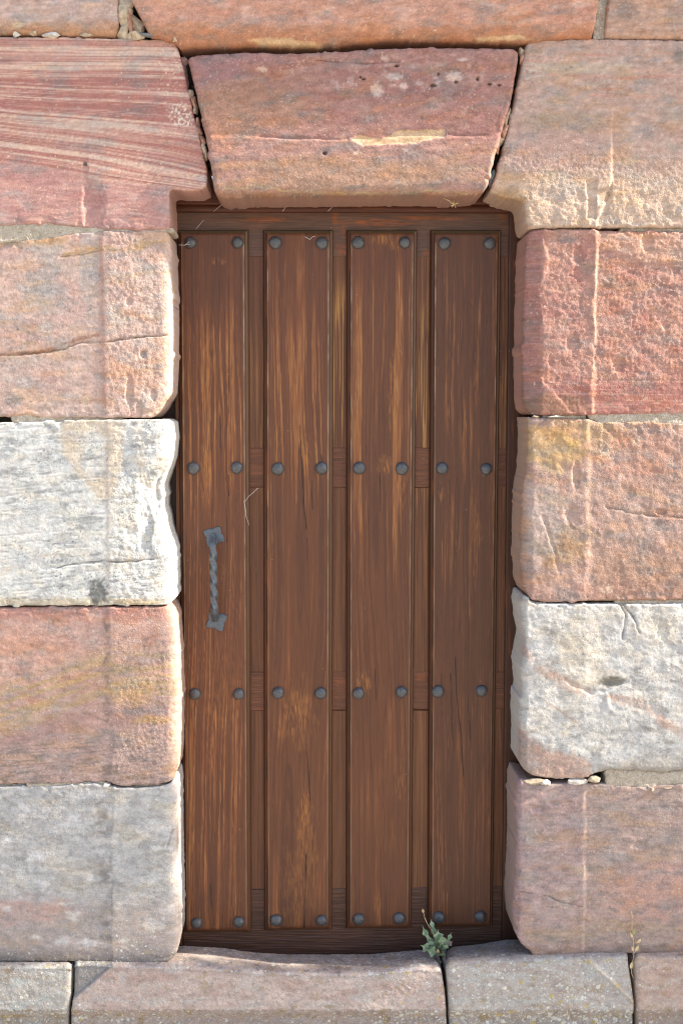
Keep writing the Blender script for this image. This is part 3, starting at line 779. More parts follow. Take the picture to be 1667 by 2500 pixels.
def hR3(px, py):
    m, ex = margin(px, py, 1438, 1435, 1020, 1470, -4, 291, 9)
    a, ec = reveal(px, py, 1300, 1252, 26, 292)
    g = m + a + 1.0 * np.exp(-((px - ex + 6) / 9.0) ** 2)
    am = sst(1600, 1100, py)
    g += (3.2 * fbm(px / 36, py / 40, 4, 293) + 1.0 * fbm(px / 13, py / 15, 3, 294))
    g -= 4 * crack(px, py, [(1480, 1236), (1510, 1243), (1545, 1254), (1590, 1258), (1640, 1262), (1720, 1268)], 6, 295, 6)
    g -= 9 * blob(px, py, 1614, 1250, 13, 7, 296, 0.3) + 8 * blob(px, py, 1406, 1160, 9, 30, 297, 0.3) + 4 * blob(px, py, 1398, 1260, 20, 24, 298, 0.6)
    g -= 4 * crack(px, py, [(1325, 1260), (1340, 1310), (1352, 1345), (1365, 1395)], 9, 299, 5)
    g += 3.5 * sst(1120, 1040, py) * fbm(px / 16, py / 20, 3, 300) * sst(1440, 1460, px)
    return g
def cR3(px, py):
    c = tri(px, py, (190, 152, 134), (182, 140, 122), (196, 156, 138), 301, 100, 80)
    c = mix(c, (198, 156, 96), 0.8 * blob(px, py, 1340, 1090, 80, 60, 302, 0.9) + 0.5 * blob(px, py, 1450, 1060, 70, 40, 303, 0.9))
    c = mix(c, (178, 140, 96), 0.6 * blob(px, py, 1360, 1330, 70, 50, 304, 1.0))
    c = mix(c, (192, 166, 152), 0.8 * blob(px, py, 1320, 1260, 50, 90, 305, 0.8))
    c = mix(c, (200, 142, 116), 0.7 * blob(px, py, 1560, 1110, 120, 60, 306, 0.9))
    c = mix(c, (176, 132, 104), 0.7 * sst(1300, 1400, py) * sst(1440, 1460, px))
    c = mix(c, (184, 136, 116), 0.6 * sst(1400, 1440, py))
    c = mix(c, (172, 128, 102), 0.7 * sst(1296, 1276, px))  # shade on the reveal painted into the colour
    for i, (x, y, a, b) in enumerate([(1480, 1105, 22, 28), (1450, 1420, 12, 8), (1480, 1436, 16, 12), (1556, 1078, 14, 10)]):
        c = mix(c, (226, 194, 160), 0.8 * blob(px, py, x, y, a, b, 307 + i, 1.1) * sst(-0.1, 0.15, fbm(px / 8, py / 8, 3, 312)))
    c = mix(c, (222, 180, 138), 0.3 * crack(px, py, [(1440, 1040), (1437, 1300)], 8, 313, 4))  # faint painted sunlight along the margin ridge
    c = mix(c, (100, 74, 60), 0.45 * crack(px, py, [(1480, 1236), (1510, 1243), (1545, 1254), (1590, 1258), (1640, 1262), (1720, 1268)], 3, 295, 6))
    return mix(c, (226, 194, 166), specks(px, py, 314, 0.48, 6)), 0.06
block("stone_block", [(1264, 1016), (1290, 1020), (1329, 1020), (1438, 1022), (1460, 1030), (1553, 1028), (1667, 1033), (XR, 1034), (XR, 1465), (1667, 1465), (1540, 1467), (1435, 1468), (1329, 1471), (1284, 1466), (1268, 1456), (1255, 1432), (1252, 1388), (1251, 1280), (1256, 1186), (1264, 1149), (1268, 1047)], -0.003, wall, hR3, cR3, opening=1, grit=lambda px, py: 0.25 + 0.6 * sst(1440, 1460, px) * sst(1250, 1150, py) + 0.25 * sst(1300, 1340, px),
      r=10, drop=0.010, label="dimpled tan jamb block with ochre stains and a row of holes", rough=0.6)
def hR4(px, py):
    m, ex = margin(px, py, 1437, 1430, 1475, 1900, -2, 321, 12)
    a, ec = reveal(px, py, 1285, 1250, 24, 322)
    g = m + a + 1.5 * np.exp(-((px - ex + 5) / 16.0) ** 2) * sst(1690, 1660, py)
    g += 4.6 * fbm(px / 60, py / 46, 4, 323) + 1.3 * fbm(px / 15, py / 14, 3, 324)
    g -= 7 * crack(px, py, [(1512, 1475), (1528, 1500), (1522, 1540), (1520, 1560)], 5, 325, 3) + 6 * crack(px, py, [(1520, 1475), (1545, 1505), (1560, 1545)], 5, 326, 3)
    g -= 6 * crack(px, py, [(1380, 1660), (1410, 1675), (1440, 1690), (1470, 1690)], 12, 327, 6)
    g += 3.5 * sst(-6, 6, (py - 1690) - 0.35 * (px - 1430)) * sst(1250, 1800, px)
    g += 4 * crack(px, py, [(1450, 1690), (1478, 1700), (1484, 1725)], 12, 328, 3)
    g -= 5 * blob(px, py, 1495, 1665, 26, 12, 329, 0.7) + 5 * blob(px, py, 1615, 1540, 14, 22, 330, 0.8)
    g -= 6 * sst(1868, 1892, py) * sst(1450, 1480, px)
    return g
def cR4(px, py):
    c = tri(px, py, (208, 203, 195), (194, 188, 180), (214, 203, 188), 331, 90, 60)
    c = mix(c, (160, 154, 148), 0.7 * sst(0.05, 0.4, fbm(px / 55, py / 30, 5, 332, 0.65)))
    c = mix(c, (224, 206, 180), 0.6 * blob(px, py, 1420, 1600, 50, 110, 333, 0.8) + 0.4 * blob(px, py, 1600, 1520, 60, 60, 334, 0.9))  # cream patches paint in the sunlit band and spot
    pk = (198, 156, 134)
    c = mix(c, pk, 0.8 * crack(px, py, [(1268, 1575), (1290, 1615), (1330, 1640), (1390, 1670), (1430, 1690)], 24, 335, 12))
    c = mix(c, pk, 0.7 * crack(px, py, [(1490, 1705), (1560, 1715), (1600, 1750), (1660, 1785), (1740, 1800)], 22, 336, 14))
    c = mix(c, (192, 150, 128), 0.85 * pmask(px, py, [(1255, 1770), (1290, 1795), (1330, 1830), (1400, 1842), (1440, 1860), (1440, 1905), (1250, 1900)], 10, 337, 12, 26))
    c = mix(c, (176, 134, 108), 0.5 * crack(px, py, [(1310, 1700), (1360, 1730), (1410, 1765)], 5, 338, 5))
    c = mix(c, (124, 116, 98), 0.8 * blob(px, py, 1492, 1665, 28, 13, 339, 0.6))
    c = mix(c, (150, 136, 120), 0.7 * sst(1850, 1890, py) * sst(1440, 1480, px))
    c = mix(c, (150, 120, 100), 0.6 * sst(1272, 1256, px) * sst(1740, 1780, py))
    c = mix(c, (110, 98, 90), 0.8 * crack(px, py, [(1512, 1475), (1528, 1500), (1522, 1540), (1520, 1560)], 3, 325, 3))
    c = mix(c, (110, 98, 90), 0.8 * crack(px, py, [(1520, 1475), (1545, 1505), (1560, 1545)], 3, 326, 3))
    return mix(c, (134, 128, 122), specks(px, py, 340, 0.42, 5)), 0.06
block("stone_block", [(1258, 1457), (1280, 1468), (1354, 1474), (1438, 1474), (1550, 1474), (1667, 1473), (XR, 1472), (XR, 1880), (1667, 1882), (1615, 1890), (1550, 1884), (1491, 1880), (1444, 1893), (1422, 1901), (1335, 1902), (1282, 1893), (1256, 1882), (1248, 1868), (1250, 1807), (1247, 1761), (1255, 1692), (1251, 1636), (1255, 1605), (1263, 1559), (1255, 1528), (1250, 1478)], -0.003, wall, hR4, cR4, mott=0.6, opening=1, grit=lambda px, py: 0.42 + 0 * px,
      r=11, drop=0.012, label="rough white-grey jamb block with pink veins, right of the door", rough=0.6)
def hR5(px, py):
    m, ex = margin(px, py, 1428, 1425, 1910, 2340, -6, 341, 4)
    a, ec = reveal(px, py, 1268, 1234, 26, 342)
    g = m + a + 1.2 * np.exp(-((px - ex + 5) / 7.0) ** 2) * np.clip(0.4 + 2 * fbm(px / 40, py / 50, 3, 339), 0, 1)
    g += 2.0 * fbm(px / 40, py / 26, 4, 343)
    g -= 5 * crack(px, py, [(1270, 2177), (1330, 2185), (1370, 2203), (1420, 2214)], 4, 344, 3)
    for x, y, a_, b_ in [(1310, 1975, 14, 7), (1352, 1962, 10, 6), (1316, 2030, 8, 8), (1375, 2118, 10, 8), (1352, 2150, 7, 6), (1305, 2120, 12, 10), (1275, 2045, 7, 9), (1560, 2066, 18, 9)]:
        g -= 4.5 * blob(px, py, x, y, a_, b_, int(y), 0.6)
    g += 0.7 * fbm(px / 160, py / 4, 3, 345)
    return g
def cR5(px, py):
    c = tri(px, py, (182, 152, 144), (174, 142, 134), (186, 158, 144), 346, 110, 50)
    rt = sst(1425, 1440, px)
    c = mix(c, (176, 150, 134), 0.6 * rt); c = mix(c, (196, 148, 130), 0.8 * rt * blob(px, py, 1600, 2180, 130, 70, 347, 0.9))
    c = mix(c, (190, 150, 134), 0.5 * rt * sst(0.1, 0.35, fbm(px / 200, py / 7, 3, 348)))
    c = mix(c, (184, 152, 118), 0.6 * blob(px, py, 1360, 2285, 90, 18, 349, 0.9) + 0.5 * blob(px, py, 1540, 2265, 120, 14, 350, 0.9))
    c = mix(c, (204, 174, 138), 0.3 * crack(px, py, [(1430, 1915), (1428, 2100), (1424, 2330)], 8, 351, 5))
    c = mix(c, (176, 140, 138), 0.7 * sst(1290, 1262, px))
    c = mix(c, (150, 130, 124), 0.6 * sst(0.15, 0.4, fbm(px / 40, py / 16, 4, 352)))
    c = mix(c, (112, 92, 84), 0.7 * crack(px, py, [(1270, 2177), (1330, 2185), (1370, 2203), (1420, 2214)], 2.5, 344, 3))
    c = mix(c, (154, 126, 112), 0.6 * sst(2290, 2330, py))
    return c, 0.05 + 0.22 * sst(2270, 2330, py) + 0.25 * sst(1930, 1915, py) * rt
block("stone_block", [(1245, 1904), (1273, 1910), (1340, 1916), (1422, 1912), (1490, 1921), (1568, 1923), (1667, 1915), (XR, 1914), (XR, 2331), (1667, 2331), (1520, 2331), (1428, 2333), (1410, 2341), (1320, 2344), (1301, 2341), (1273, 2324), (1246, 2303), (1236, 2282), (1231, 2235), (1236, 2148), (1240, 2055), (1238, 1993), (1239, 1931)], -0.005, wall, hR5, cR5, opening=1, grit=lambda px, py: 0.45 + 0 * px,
      r=10, drop=0.010, label="mauve jamb block at the foot of the door's right side", rough=0.7)

# --- bedding, mortar and wedged chips in the joints
def box(name, x0, x1, y0, y1, z0, z1, mat, parent, label=None):
    v = [(x, y, z) for z in (z0, z1) for y in (y0, y1) for x in (x0, x1)]
    f = [(0, 1, 5, 4), (1, 3, 7, 5), (3, 2, 6, 7), (2, 0, 4, 6), (4, 5, 7, 6), (2, 3, 1, 0)]
    o = pyd(name, v, f, mat, parent)
    if label: o['label'] = label
    return o
zt = float(P(800, 100, 0.05)[2]); zb = 0.02
xo0 = float(P(360, 1250, 0.06)[0]); xo1 = float(P(1325, 1250, 0.06)[0])
zl = float(P(800, 400, 0.06)[2])
def core_mesh():
    xs = [(-3.6, xo0, zb, 3.6), (xo1, 3.6, zb, 3.6), (xo0, xo1, zl, 3.6)]
    v = []; f = []
    for a, b, c, d in xs:
        k = len(v)
        v += [(x, y, z) for z in (c, d) for y in (0.060, 0.22) for x in (a, b)]
        f += [tuple(k + i for i in q) for q in [(0, 1, 5, 4), (1, 3, 7, 5), (3, 2, 6, 7), (2, 0, 4, 6), (4, 5, 7, 6), (2, 3, 1, 0)]]
    return v, f
cv, cf = core_mesh()
pyd("bedding", cv, cf, CORE, wall)

def mortar(outline, Y0=0.004, label=None, r=5, h=0.0026, rough=1.3):
    return block("mortar", outline, Y0, wall, None, None, r=r, drop=0.005, depth=0.10, h=h, edge=2.2, mat=MORTAR, rough=rough, label=label)
mortar([(XL, 540), (0, 544), (118, 539), (228, 552), (424, 556), (426, 567), (259, 570), (186, 576), (99, 588), (0, 593), (XL, 596)], 0.003)
mortar([(1440, -140), (1492, -140), (1492, 30), (1484, 95), (1446, 96), (1452, 40)], 0.004)
mortar([(1300, 553), (1330, 554), (1420, 553), (1420, 564), (1300, 564)], 0.012)
mortar([(1512, 553), (1667, 553), (XR, 554), (XR, 570), (1512, 567)], 0.010)
mortar([(1322, 1012), (1430, 1012), (1430, 1026), (1322, 1024)], 0.008)
mortar([(1432, 1008), (1667, 1006), (XR, 1006), (XR, 1038), (1667, 1037), (1550, 1033), (1462, 1034), (1440, 1026)], 0.002)
mortar([(1500, 1464), (1667, 1463), (XR, 1462), (XR, 1476), (1667, 1476), (1500, 1478)], 0.008)
mortar([(1478, 1876), (1550, 1880), (1615, 1886), (1667, 1879), (XR, 1878), (XR, 1917), (1667, 1918), (1568, 1926), (1478, 1924)], 0.004)
mortar([(24, 1012), (60, 1010), (140, 1017), (300, 1018), (300, 1028), (160, 1029), (110, 1034), (28, 1032)], 0.006)
mortar([(66, 1912), (199, 1910), (245, 1905), (270, 1910), (268, 1925), (110, 1928), (66, 1924)], 0.005)
mortar([(XL, 1914), (0, 1915), (66, 1914), (66, 1926), (0, 1926), (XL, 1930)], 0.014)
mortar([(288, 1918), (420, 1914), (420, 1923), (288, 1927)], 0.012)

CHIP = {}
for nm, c in (("buff", (0.46, 0.36, 0.25)), ("rust", (0.45, 0.25, 0.17)), ("slate", (0.20, 0.21, 0.21)), ("lime", (0.56, 0.51, 0.44)), ("mauve", (0.32, 0.19, 0.17))):
    CHIP[nm] = simple("chip_" + nm, c, 0.9, 0, 0.2, 90.0, 0.35, 0.7, 0.003)
def chip(px, py, rx, ry, Y, kind, rotd=0, seed=0, dep=0.011):
    """small angular stone wedged in a joint"""
    rs = random.Random(seed * 31 + int(px * 7 + py))
    c = V(px, py, Y)
    import bmesh
    bm = bmesh.new()
    bmesh.ops.create_icosphere(bm, subdivisions=3, radius=1.0)
    planes = [(Vector((rs.uniform(-1, 1), rs.uniform(-1, 1), rs.uniform(-1, 1))).normalized(), rs.uniform(0.42, 0.72)) for _ in range(11)]
    for v in bm.verts:
        for n, d in planes:
            k = v.co.dot(n) - d
            if k > 0: v.co -= n * k
        q = v.co
        v.co = Vector((q.x * rx * SC, q.y * dep, q.z * ry * SC)) * 1.55
    bmesh.ops.rotate(bm, verts=bm.verts, cent=(0, 0, 0), matrix=Matrix.Rotation(math.radians(rotd), 3, 'Y'))
    bmesh.ops.translate(bm, verts=bm.verts, vec=c)
    me = bpy.data.meshes.new("stone_chip"); bm.to_mesh(me); bm.free()
    return link("stone_chip", me, CHIP[kind], wall)
# rubble wedge between the two top blocks
for a in [(306, 6, 17, 12, 0.004, 'buff', 10), (304, 42, 15, 22, 0.002, 'buff', 4), (336, 62, 14, 26, 0.006, 'buff', -25), (318, 56, 6, 24, -0.002, 'rust', -4), (303, 76, 12, 20, 0.004, 'buff', 0),
          (331, 86, 17, 10, 0.0, 'buff', 5), (384, 87, 34, 7, -0.004, 'slate', 3), (416, 78, 14, 9, -0.012, 'lime', 20), (428, 92, 8, 14, -0.008, 'buff', 0),
          (43, 85, 7, 5, 0.0, 'lime', 0), (82, 83, 7, 5, 0.002, 'buff', 0), (127, 85, 16, 6, -0.004, 'lime', 0), (213, 86, 14, 4, 0.0, 'buff', 0),
          (449, 150, 7, 10, 0.02, 'mauve', 30), (452, 180, 6, 26, 0.03, 'mauve', -8), (466, 232, 5, 10, 0.012, 'buff', 0), (473, 250, 6, 14, 0.010, 'rust', -15), (477, 270, 5, 10, 0.012, 'buff', 10),
          (484, 300, 4, 9, 0.014, 'rust', -10), (488, 322, 5, 14, 0.012, 'rust', -12), (494, 345, 6, 16, 0.012, 'rust', -14), (499, 370, 5, 15, 0.012, 'buff', -10), (503, 384, 4, 5, 0.012, 'buff', 0),
          (1274, 126, 6, 8, 0.012, 'buff', 0), (1273, 140, 5, 12, 0.012, 'rust', 14), (1240, 275, 7, 12, 0.010, 'buff', 20), (1234, 300, 5, 18, 0.008, 'buff', 14), (1230, 328, 7, 16, 0.006, 'rust', 22),
          (1222, 345, 6, 12, 0.006, 'buff', 30), (1211, 358, 7, 12, 0.004, 'rust', -20), (1198, 348, 5, 12, 0.004, 'rust', 8), (1200, 430, 5, 18, 0.02, 'slate', 8),
          (1296, 96, 8, 4, -0.004, 'buff', 0), (1362, 92, 16, 4, 0.0, 'buff', 0), (1310, 1908, 22, 6, 0.0, 'buff', 6), (1333, 1911, 10, 6, -0.004, 'lime', 0), (1405, 1909, 22, 7, 0.0, 'lime', 0),
          (1452, 1900, 16, 7, 0.004, 'buff', 4), (258, 1917, 9, 4, 0.0, 'lime', 0), (1306, 1017, 6, 4, 0.004, 'buff', 0), (1350, 1017, 20, 3, 0.004, 'lime', 0),
          (1590, 1927, 6, 5, 0.006, 'buff', 0), (1625, 1922, 10, 4, 0.006, 'buff', 0)]:
    chip(*a)

# --- coarse neighbours outside the picture so the wall goes on
def cfar(i):
    pal = [(200, 162, 142), (190, 132, 114), (206, 200, 190), (188, 150, 126), (178, 150, 140)]
    a, b, c = pal[i % 5], pal[(i * 3 + 1) % 5], pal[i % 5]
    return lambda px, py: (tri(px, py, a, tuple(0.7 * np.array(a) + 0.3 * np.array(b)), tuple(0.92 * np.array(c)), 400 + i), 0.1)
k = 0
zr = [0.02 + 0.0, 0.43, 0.92, 1.41, 1.90, 2.38]
rows_l = [2356, 1922, 1485, 1026, 565, 92, -150]
for side in (-1, 1):
    e0 = XL - 7 if side < 0 else XR + 7
    for i in range(6):
        za = float(P(e0, rows_l[i] - 5, 0)[2]); zb_ = float(P(e0, rows_l[i + 1] + 5, 0)[2])
        xa = float(P(e0, 1250, 0)[0])
        xin = float(P(e0, (rows_l[i] + rows_l[i + 1]) / 2, 0)[0])
        xs = [xin, xin + side * (0.62 + 0.1 * ((i * 7) % 3)), xin + side * 1.5, xin + side * 2.4]
        for a, b in zip(xs[:-1], xs[1:]):
            lo, hi = min(a, b) + 0.004, max(a, b) - 0.004
            block("stone_block", [(lo, za), (hi, za), (hi, zb_), (lo, zb_)], -0.003, wall, None, cfar(k), r=12, h=0.014, world=True, rough=0.8); k += 1
ztop = float(P(800, -156, 0)[2]); x = -3.2
while x < 3.2:
    b = min(x + 0.75 + 0.2 * (k % 3), 3.25)
    block("stone_block", [(x + 0.004, ztop + 0.004), (b - 0.004, ztop + 0.004), (b - 0.004, 3.46), (x + 0.004, 3.46)], -0.004, wall, None, cfar(k), r=12, h=0.014, world=True, rough=0.8); k += 1
    x = b
# projecting cornice under the eaves: it keeps the top of the wall in shade
x = -3.2
CORN = 0.126
while x < 3.2:
    b = min(x + 0.8, 3.25)
    block("cornice", [(x + 0.003, 3.465), (b - 0.003, 3.465), (b - 0.003, 3.60), (x + 0.003, 3.60)], -CORN, wall, None, cfar(k), r=14, h=0.012, world=True, rough=0.8, depth=CORN + 0.22); k += 1
    x = b

# ------------------------------------------------------------------ the doorstep course
step = empty("stone_doorstep", (0, 0.1, 0.0), "worn low stone step, lichen-spotted, running under the door and wall", "doorstep")
PF = -0.030
def plinth(name, xl_, xr_, back, front_y, seed, colf, label=None, top=True, hx=None, depthb=0.15):
    """a step block: top surface from the door to a rounded nose, upright face, rough underside; xl_/xr_ are joints as polylines x(y)"""
    ny1, ny2, ny3 = 46, 44, 46
    nxx = int((np.interp(2450, *xr_) - np.interp(2450, *xl_)) / 2.2) + 2
    u = np.linspace(0, 1, nxx)
    rowsv = []; PX = []; PY = []
    zf = 0.0
    prof = []
    # profile rows: (drawing y on the face plane, depth) ; top rows keep the height of the nose
    for t in np.linspace(0, 1, ny1): prof.append(('t', t))
    for t in np.linspace(0, 1, ny2)[1:]: prof.append(('f', t))
    for t in np.linspace(0, 1, ny3)[1:]: prof.append(('l', t))
    for kind, t in prof:
        if kind == 't':
            yb = 2330; yy = 2330 + t * 40
        elif kind == 'f': yy = 2370 + t * 94
        else: yy = 2464 + t * 96
        ya = np.full(nxx, yy)
        x = np.interp(ya, *xl_) * (1 - u) + np.interp(ya, *xr_) * u
        nose_y = np.interp(x, *front_y)          # drawing y of the top edge at the nose
        back_y = np.interp(x, *back)             # drawing y where the top meets the door
        if kind == 't':
            pn = P(x, nose_y, PF); pb = P(x, back_y, depthb)
            q = pb + (pn - pb) * t
            ft = min(1, max(0, (t - 0.76) / 0.24)); q[:, 2] -= 0.0125 * (1 - math.sqrt(1 - ft ** 2))
            q[:, 2] += 0.0016 * fbm(x / 30, np.full(nxx, t * 6.0), 4, seed) + 0.001 * fbm(x / 8, np.full(nxx, t * 20.0), 3, seed + 1)
        elif kind == 'f':
            yy2 = nose_y + 11 + (2464 - nose_y - 11) * t
            pn = P(x, yy2, PF)
            rn = 1 - sst(0.0, 0.18, np.full(nxx, t))
            pn[:, 1] += 0.0015 * rn
            pn[:, 1] -= 0.0022 * fbm(x / 60, yy2 / 30, 4, seed + 2) + 0.0012 * fbm(x / 10, yy2 / 10, 3, seed + 3)
            q = pn
        else:
            yy2 = 2464 + 96 * t + 0 * x
            pn = P(x, yy2, PF)
            s_ = (x * 0.7 + yy2)
            pn[:, 1] += 0.020 * sst(0, 0.35, np.full(nxx, t)) + 0.004 * fbm((x + yy2) / 9, (x - yy2) / 40, 4, seed + 4) + 0.004 * fbm(x / 20, yy2 / 14, 3, seed + 5)
            q = pn
        if hx is not None:
            xx, yy_ = proj(q)
            q[:, 1] -= hx(xx, yy_) * 0.001
        # ends round into the joint
        eu = np.minimum(x - x[0], x[-1] - x) ; rn = np.clip(1 - eu / 12.0, 0, 1)
        q[:, 1] += 0.012 * (1 - np.sqrt(1 - rn ** 2 * 0.98)) * (0.3 if kind == 't' else 1)
        q[:, 2] -= 0.010 * (1 - np.sqrt(1 - rn ** 2 * 0.98)) * (1 if kind == 't' else 0)
        rowsv.append(q)
    R = len(rowsv); Vt = np.concatenate(rowsv)
    px, py = proj(Vt)
    i, j = np.meshgrid(np.arange(R - 1), np.arange(nxx - 1), indexing='ij'); i = i.ravel(); j = j.ravel()
    F = np.stack([i * nxx + j, (i + 1) * nxx + j, (i + 1) * nxx + j + 1, i * nxx + j + 1], 1)
    kindv = np.repeat([{'t': 0, 'f': 1, 'l': 2}[p[0]] for p in prof], nxx)
    tv = np.repeat([p[1] for p in prof], nxx)
    # end caps going back
    vs = [Vt]; fs = [F]; base = len(Vt); cols = []
    capi = []
    for e in (0, nxx - 1):
        edge = np.arange(R) * nxx + e
        bk = Vt[edge].copy(); bk[:, 1] = 0.2; nb_ = base + np.arange(R); base += R; vs.append(bk); capi.append(edge)
        a, b = edge[:-1], edge[1:]; c, d = nb_[1:], nb_[:-1]
        fs.append(np.stack([a, d, c, b], 1) if e == 0 else np.stack([b, c, d, a], 1))
    me = raw_mesh(name, np.concatenate(vs), np.concatenate(fs))
    at_ = me.attributes.new('Grit', 'FLOAT', 'POINT'); at_.data.foreach_set('value', np.full(len(me.vertices), 0.7, np.float32))
    col, li = colf(px, py, kindv, tv)
    col = alb(col)
    rgba = np.concatenate([col, (np.zeros(len(px)) + li)[:, None]], 1)
    rgba = np.concatenate([rgba] + [rgba[c] for c in capi]); setcol(me, rgba)
    o = link(name, me, STONE, step)
    if label: o['label'] = label
    return o
def cpl(base, seed, lich, diag=None):
    def f(px, py, kd, tv):
        b = np.array(base, float)
        c = tri(px, py, tuple(b), tuple(b * (0.94, 0.9, 0.88)), tuple(b * (0.98, 1.03, 1.05)), seed, 130, 40)
        top = (kd == 0)
        c = mix(c, (160, 146, 138), 0.6 * top * sst(0.95, 0.6, tv) * sst(-0.3, 0.2, fbm(px / 60, py / 16, 4, seed + 1)))
        c = mix(c, (112, 108, 104), 0.5 * sst(0.08, 0.36, fbm(px / 22, py / 12, 5, seed + 2, 0.65)) * np.where(kd == 0, 1, np.where(kd == 1, 0.55, 0.8)))
        c = mix(c, (146, 132, 122), 0.45 * (kd == 2))
        c = mix(c, (150, 124, 72), 0.55 * sst(0.2, 0.42, fbm(px / 40, py / 24, 4, seed + 3)) * np.where(kd == 2, 1, 0.5))
        li = lich(px, py, kd, tv)
        if diag is not None:
            m, cc = diag(px, py); c = mix(c, cc, m)
        return c, li
    return f
XLJ = ([179, 178, 176, 167, 164], [2330, 2356, 2431, 2490, 2560])
MJ = ([1031, 1061, 1078, 1086, 1092, 1096], [2318, 2340, 2367, 2421, 2500, 2560])
NJ = ([1096, 1088, 1088, 1093, 1098, 1102], [2318, 2340, 2367, 2421, 2500, 2560])
OJ = ([1531, 1534, 1548, 1551, 1552], [2333, 2366, 2440, 2500, 2560])
PJ = ([1549, 1550, 1553, 1558, 1560], [2333, 2366, 2440, 2500, 2560])
def jj(J, dx=0): return ([y for y in J[1]], [x + dx for x in J[0]])
backM = ([100, 300, 449, 541, 617, 700, 900, 1023, 1100], [2322, 2316, 2309, 2314, 2325, 2330, 2330, 2319, 2322])
frontM = ([100, 272, 443, 671, 888, 1023, 1100], [2350, 2352, 2356, 2370, 2374, 2358, 2366])
backN = ([1080, 1105, 1170, 1235, 1560, 1900], [2322, 2312, 2305, 2294, 2290, 2290])
frontN = ([1080, 1110, 1240, 1420, 1900], [2352, 2346, 2340, 2332, 2332])
def hM(px, py):
    d = (px - 182) * (2359 - 2437) / (272 - 182.0) - (py - 2437)      # >0 above-left of the bevel line
    return -7 * sst(-3, 4, d) * sst(300, 270, px)
def dM(px, py):
    d = (px - 182) * (2359 - 2437) / (272 - 182.0) - (py - 2437)
    return 0.7 * sst(-6, 6, d) * sst(300, 270, px), (128, 128, 126)
plinth("step_block", jj(XLJ, 3), jj(MJ), backM, frontM, 501, cpl((200, 176, 164), 502, lambda px, py, k, t: 0.35 + 0.45 * (k == 0) + 0.3 * sst(800, 1050, px) + 0.35 * (k == 2) + 0.25 * sst(320, 200, px), dM), hx=hM,
       label="long pinkish threshold block under the door, hollowed by feet")
def hN(px, py):
    d = (px - 1435) * (2443 - 2347) / (1540 - 1435.0) - (py - 2347)
    return 4 * np.exp(-((d - 4) / 7.0) ** 2) * sst(1425, 1440, px) - 4 * sst(0, 8, d) * sst(1425, 1440, px)
def dN(px, py):
    d = (px - 1435) * (2443 - 2347) / (1540 - 1435.0) - (py - 2347)
    return 0.4 * np.exp(-((d - 3) / 6.0) ** 2) * sst(1425, 1440, px), (190, 164, 140)
plinth("step_block", jj(NJ), jj(OJ, -1), backN, frontN, 521, cpl((190, 178, 168), 522, lambda px, py, k, t: 0.85 + 0.2 * (k == 2) - 0.1 * (k == 0), dN), hx=hN,
       label="grey step block right of the leafy weed, thick with lichen spots")
plinth("step_block", jj(PJ), ([2300, 2600], [XR, XR]), backN, frontN, 541, cpl((202, 172, 154), 542, lambda px, py, k, t: 0.55 + 0.2 * (k == 2)),
       label="pink step block in the lower right corner")
plinth("step_block", ([2300, 2600], [XL, XL]), jj(XLJ, -4), ([-200, 300], [2322, 2318]), ([-200, 300], [2356, 2354]), 561, cpl((190, 182, 172), 562, lambda px, py, k, t: 0.75 + 0.15 * (k == 2)),
       label="pale grey step block in the lower left corner")
plinth("step_block", ([2300, 2600], [XR + 6, XR + 6]), ([2300, 2600], [3400, 3400]), backN, frontN, 581, cpl((180, 160, 146), 582, lambda px, py, k, t: 0.6 + 0 * px))
plinth("step_block", ([2300, 2600], [-1700, -1700]), ([2300, 2600], [XL - 6, XL - 6]), ([-2000, 300], [2322, 2318]), ([-2000, 300], [2356, 2354]), 591, cpl((180, 164, 150), 592, lambda px, py, k, t: 0.6 + 0 * px))
box("bedding", -2.6, 2.9, 0.015, 0.21, 0.002, float(P(800, 2420, 0)[2]), CORE, step)

# ------------------------------------------------------------------ the door frame
frame = empty("door_frame", (0, 0.2, 0.1), "dark brown timber frame set in the stone opening around the door", "door frame")
